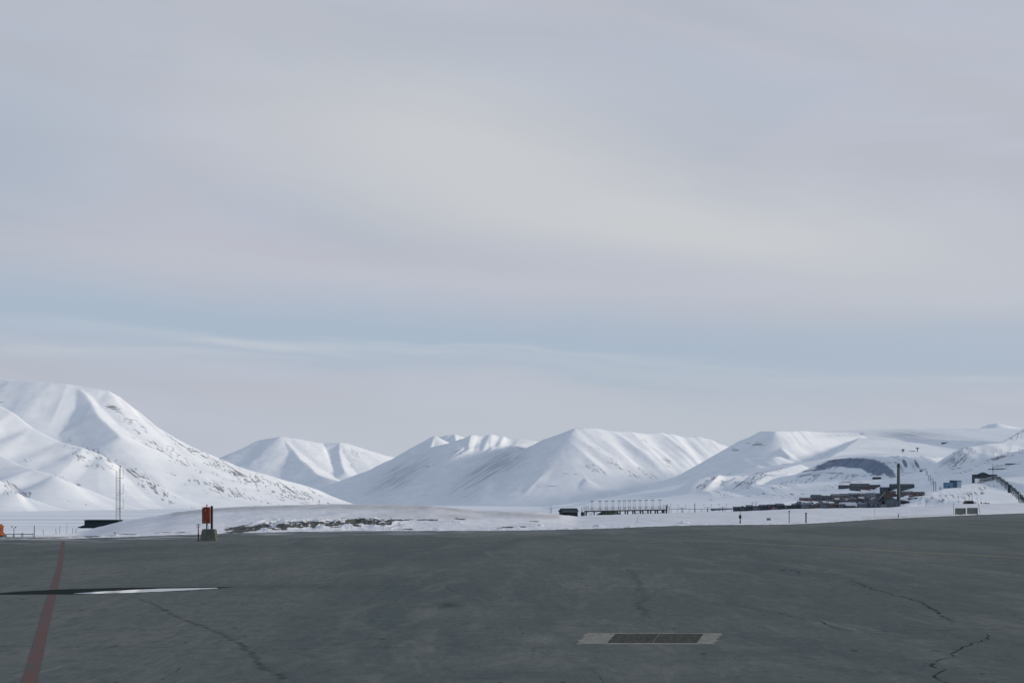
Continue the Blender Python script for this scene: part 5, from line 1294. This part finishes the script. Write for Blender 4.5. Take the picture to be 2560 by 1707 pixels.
def station():
    D, z = hit(2462, 1204, 1250, 2600); s = D/F; z0 = CH+(HZ-1206)/F*D
    def q(px): return (px-2462)*s
    def zq(py): return (1206-py)*s
    r = thing('cableway_station', 'dark peaked old coal cableway station standing on stilts on the hillside', 'station', ((2462-CX)*s, D, z0))
    mb = MB(); mb.box(q(2434.5), q(2448.9), 0, 9, zq(1195.5), zq(1187)); mb.box(q(2434.5), q(2437), .02, 8.9, -1, zq(1195.5)-.01); mb.build('annex', M['coal'], r)
    mb = MB(); mb.hexa([(q(2434),-.5,zq(1187)),(q(2449),-.5,zq(1187)),(q(2449),9.5,zq(1187)),(q(2434),9.5,zq(1187))], [(q(2436),-.3,zq(1185.3)),(q(2449),-.3,zq(1185.3)),(q(2449),9.3,zq(1185.3)),(q(2436),9.3,zq(1185.3))]); mb.build('annex_roof', M['plantd'], r)
    mb = MB(); mb.box(q(2449.1), q(2468), -.4, 10, zq(1195), zq(1184.5)); mb.quad([(q(2449.1),-.4,zq(1184.5)),(q(2470),-.4,zq(1184.5)),(q(2459.5),-.4,zq(1180.6))]); mb.build('hall', M['coal'], r)
    mb = MB()
    for (a, ya, b_, yb) in ((2447.5,1185.2,2459.5,1180.3),(2459.5,1180.3,2472,1185.6)):
        mb.hexa([(q(a),-1,zq(ya)-.4),(q(b_),-1,zq(yb)-.4),(q(b_),10.4,zq(yb)-.4),(q(a),10.4,zq(ya)-.4)], [(q(a),-1,zq(ya)),(q(b_),-1,zq(yb)),(q(b_),10.4,zq(yb)),(q(a),10.4,zq(ya))])
    mb.build('hall_roof', M['plantd'], r)
    mb = MB(); mb.hexa([(q(2468.1),.2,zq(1193)),(q(2493),.2,zq(1188.5)),(q(2493),8,zq(1188.5)),(q(2468.1),8,zq(1193))], [(q(2468.1),.2,zq(1185.6)),(q(2494),.2,zq(1185.6)),(q(2494),8,zq(1185.6)),(q(2468.1),8,zq(1185.6))]); mb.build('bridge_wing', M['coal'], r)
    for i, px in enumerate(np.arange(2451, 2494, 2.6)):
        yt = 1195 if px < 2468 else 1193-(px-2468)*.18
        mb = MB(); mb.bar((q(px),1,-2),(q(px),1,zq(yt)),.32,4).bar((q(px),7,-2),(q(px),7,zq(yt)),.32,4)
        mb.bar((q(px),1,zq(yt+7)),(q(px+2.6),1,zq(yt)),.22,4); mb.build('stilt', M['coal'], r)
    # mast
    mz = (2489-CX)*s
    m2 = thing('flag_mast', 'tall thin mast standing behind the right wing of the cableway station', 'mast', (mz, D+12, z0))
    mb = MB(); mb.bar((0,0,0),(0,0,zq(1158)),.5,5,.28); mb.build('pole', M['coal'], m2)
    mb = MB(); mb.box(-.6, .6, -.4, .4, zq(1175), zq(1167)); mb.build('lantern', M['coal'], m2)
    # trestles marching downhill to the right
    n = 24
    for i in range(n):
        u = i/(n-1)
        px = 2493+u*72; py = 1190+58*(u**1.25)+1.5*math.sin(i*2.1); hh = 9.5+5*math.sin(u*3.0)+(3 if u > .75 else 0)
        Dt = D-20-u*(D-1750)
        st = Dt/F
        zt = CH+(HZ-py)/F*Dt; H = hh*st*1.25
        w = 1.5*st
        if u > .78: w = 2.6*st; 
        tr = thing('trestle', 'dark timber trestle of the cableway, %s one down the slope from the station' % (['first','second','third','fourth','fifth','sixth','seventh','eighth','ninth','tenth','eleventh','twelfth','thirteenth','fourteenth','fifteenth','sixteenth','seventeenth','eighteenth','nineteenth','twentieth','twenty first','twenty second','twenty third','twenty fourth'][i]), 'trestle', ((px-CX)*st, Dt, zt-H), 'cableway trestles down the slope')
        for sx in (-1, 1):
            mb = MB(); mb.bar((sx*w*1.25,0,-1),(sx*w*.8,0,H),.42,4); mb.build('leg', M['coal'], tr)
        mb = MB(); mb.bar((-w*1.2,0,H),(w*1.2,0,H),.5,4).bar((-w,0,H*.5),(w,0,H*.5),.34,4).bar((-w*1.2,0,.1),(w*.9,0,H*.5),.26,4).bar((w*.9,0,H*.5),(-w*.8,0,H),.26,4).bar((-w*.9,0,H*.5),(w*.8,0,H),.26,4); mb.build('bracing', M['coal'], tr)
    px, py, Dt = 2519.5, 1224, D-330; st = Dt/F; zt = CH+(HZ-py)/F*Dt
    r3 = thing('tension_tower', 'solid dark tower standing among the cableway trestles', 'tower', ((px-CX)*st, Dt-6, zt-2))
    mb = MB(); mb.hexa([(-3*st,-2,-2),(3*st,-2,-2),(3*st,2,-2),(-3*st,2,-2)], [(-1.6*st,-1.5,13*st),(1.6*st,-1.5,13*st),(1.6*st,1.5,13*st),(-1.6*st,1.5,13*st)]); mb.build('tower_body', M['plantd'], r3)
    mb = MB(); mb.box(-2.2*st, 2.2*st, -2, 2, 13*st+.01, 15.5*st); mb.build('head', M['plantd'], r3)
station()
# lattice pylons on the left of the blue halls
names = ['topmost', 'second from the top', 'third from the top', 'fourth from the top and tallest']
for i, (px, yt, yb, w) in enumerate(((2317,1178,1188,2.0),(2323.5,1188,1202,3.0),(2330,1196,1211,3.0),(2336.5,1204,1228,3.2))):
    D, z = hit(px, yb, 1500, 3400); s = D/F; z = CH+(HZ-yb)/F*D; H = (yb-yt)*s
    r = thing('cableway_pylon', 'steel cableway pylon on the slope right of the town, %s' % names[i], 'pylon', ((px-CX)*s, D, z), 'cableway pylons right of the town')
    for sx in (-1, 1):
        mb = MB(); mb.bar((sx*w*s,0,-1),(sx*w*s*.85,0,H),.36,4); mb.build('leg', M['wdark'], r)
    mb = MB(); k = max(2, int(H/5)); 
    for j in range(k):
        a, b_ = H*j/k, H*(j+1)/k; mb.bar((-w*s*.95,0,a),(w*s*.9,0,b_),.12,4).bar((w*s*.95,0,a),(-w*s*.9,0,b_),.12,4).bar((-w*s*.9,0,b_),(w*s*.9,0,b_),.18,4)
    mb.build('bracing', M['wdark'], r)
    mb = MB(); mb.bar((-w*s*1.4,0,H+.2),(w*s*1.4,0,H+.2),.25,4); mb.build('crossarm', M['wdark'], r)
D, z = hit(2351, 1225, 1500, 3200); s = D/F; z = CH+(HZ-1225)/F*D
r = thing('loading_frame', 'short squat steel frame between the tallest pylon and the blue halls', 'frame', ((2351-CX)*s, D, z))
for x in (-2.6, 0, 2.6):
    mb = MB(); mb.bar((x*s,0,-1),(x*s,0,8*s),.22,4); mb.build('leg', M['wdark'], r)
mb = MB()
for zt in (3, 5.5, 8): mb.bar((-3.2*s,0,zt*s),(3.2*s,0,zt*s),.22,4)
mb.build('crossbar', M['wdark'], r)
# upper angle station at the notch
D, z = hit(2310, 1177, 2000, 3700); s = D/F
r = thing('angle_station', 'small dark cableway angle station in the notch below the ridge', 'station', ((2310-CX)*s, D, CH+(HZ-1178)/F*D))
mb = MB(); mb.box(-10*s, -4*s, 0, 5, 0, 3.5*s).box(4*s, 9*s, 0, 5, 1*s, 4*s); mb.build('cabin', M['coal'], r)
mb = MB(); mb.bar((-10*s,0,5.5*s),(9*s,0,6.5*s),.4,4).bar((-5*s,0,0),(-3*s,0,6*s),.3,4).bar((0,0,0),(0,0,6*s),.3,4).bar((4*s,0,0),(3*s,0,6.3*s),.3,4).bar((-10*s,0,0),(-10*s,0,5.5*s),.3,4); mb.build('frame', M['coal'], r)

# snow fences on the upper hillside
for (a, b_, py, th, lab) in ((2513,2640,1159.5,2.6,'upper one of two long dark snow fences on the right hillside'),(2471,2550,1172.5,2.4,'lower one of two long dark snow fences, crossed by the thin mast')):
    D, z = hit((a+min(b_, 2560))/2, py, 1250, 3600); s = D/F
    r = thing('snow_fence', lab, 'fence', ((a-CX)*s, D, CH+(HZ-py-th/2)/F*D), 'snow fences on the right hillside')
    mb = MB(); L = (b_-a)*s; mb.hexa([(0,-.2,.15),(L,-.2,.9),(L,.2,.9),(0,.2,.15)], [(0,-.2,th*s),(L,-.2,th*s+1.4),(L,.2,th*s+1.4),(0,.2,th*s)]); mb.build('boards', M['plant'], r)
    for k in range(int(L/9)+1):
        mb = MB(); mb.box(k*9-.15, k*9+.15, .21, .5, -3, th*s+k*9/L*1.2); mb.build('post', M['plantd'], r)
# small hut and antenna high on the slope
D, z = hit(2489, 1130, 2000, 3700); s = D/F
r = thing('relay_mast', 'tiny mast with a cabin high on the right hillside below the ridge', 'mast', ((2490-CX)*s, D, CH+(HZ-1131)/F*D))
mb = MB(); mb.box(-3.5*s, 1*s, 0, 3, -1, 2.0*s); mb.build('cabin', M['coal'], r)
mb = MB(); mb.bar((2*s,0,-1),(2*s,0,10*s),.4,4); mb.build('pole', M['coal'], r)

# ------------------------------------------------------------------ radar dishes on the plateau
def pl(px, py):
    return hit(px, py, 5700, 9000, mesa)
D, z = pl(2257, 1130); s = D/F; z = CH+(HZ-1129.5)/F*D
r = thing('radar_dish', 'wide shallow radar dish tilted to the sky on the plateau, left of the other', 'radar dish', ((2257.5-CX)*s, D, z))
mb = MB(); mb.lathe((0,0,3*s), [(.8*s,0),(3.2*s,1.4*s),(5.3*s,3.4*s),(5.2*s,3.6*s),(2*s,2.4*s),(.2*s,2.0*s)], 20); mb.build('dish', M['dish'], r)
mb = MB(); mb.lathe((0,0,0), [(2.0*s,0),(1.2*s,3*s)], 12); mb.build('pedestal', M['dish'], r)
mb = MB(); mb.bar((0,0,5*s),(1.5*s,0,8*s),.5*s*.6,5).bar((-2.5*s,0,5.5*s),(1.5*s,0,8*s),.18*s,4); mb.build('feed', M['dish'], r)
D, z = pl(2293, 1129); s = D/F; z = CH+(HZ-1129)/F*D
r = thing('radar_dish', 'radar dish on a tall slim pedestal on the plateau, right of the other', 'radar dish', ((2293.5-CX)*s, D, z))
mb = MB(); mb.lathe((0,0,6.6*s), [(1.0*s,0),(2.6*s,1.5*s),(4.6*s,3.2*s),(4.5*s,3.5*s),(1.5*s,2.2*s),(.2*s,2.0*s)], 20); mb.build('dish', M['dish'], r)
mb = MB(); mb.lathe((0,0,0), [(1.3*s,0),(.8*s,6.6*s)], 12); mb.build('pedestal', M['dish'], r)
block(2273,2288,1126.5,1130,'dish','rgrey','low flat cabin between the two radar dishes',name='radar_cabin',D=D,deep=12)
D2, z2 = pl(2365, 1108)
block(2355,2375,1105.2,1107.2,'wgrey','rdark','tiny dark mine building alone on the white plateau',name='mine_building',D=D2,deep=10)

# ------------------------------------------------------------------ camera and render
cam = bpy.data.cameras.new('camera'); cam.lens = 50; cam.sensor_width = 36; cam.sensor_fit = 'HORIZONTAL'
cam.clip_end = 90000; cam.clip_start = 0.1
cam.shift_y = (HZ-1707/2)/2560.0
co = bpy.data.objects.new('camera', cam); COL.objects.link(co)
co.location = (0, 0, CH); co.rotation_euler = (math.pi/2, 0, 0)
SC.camera = co
SC.view_settings.view_transform = 'Standard'; SC.view_settings.look = 'None'
SC.view_settings.exposure = 0; SC.view_settings.gamma = 1
SC.render.engine = 'CYCLES'
SC.cycles.max_bounces = 5; SC.cycles.diffuse_bounces = 2; SC.cycles.transparent_max_bounces = 8
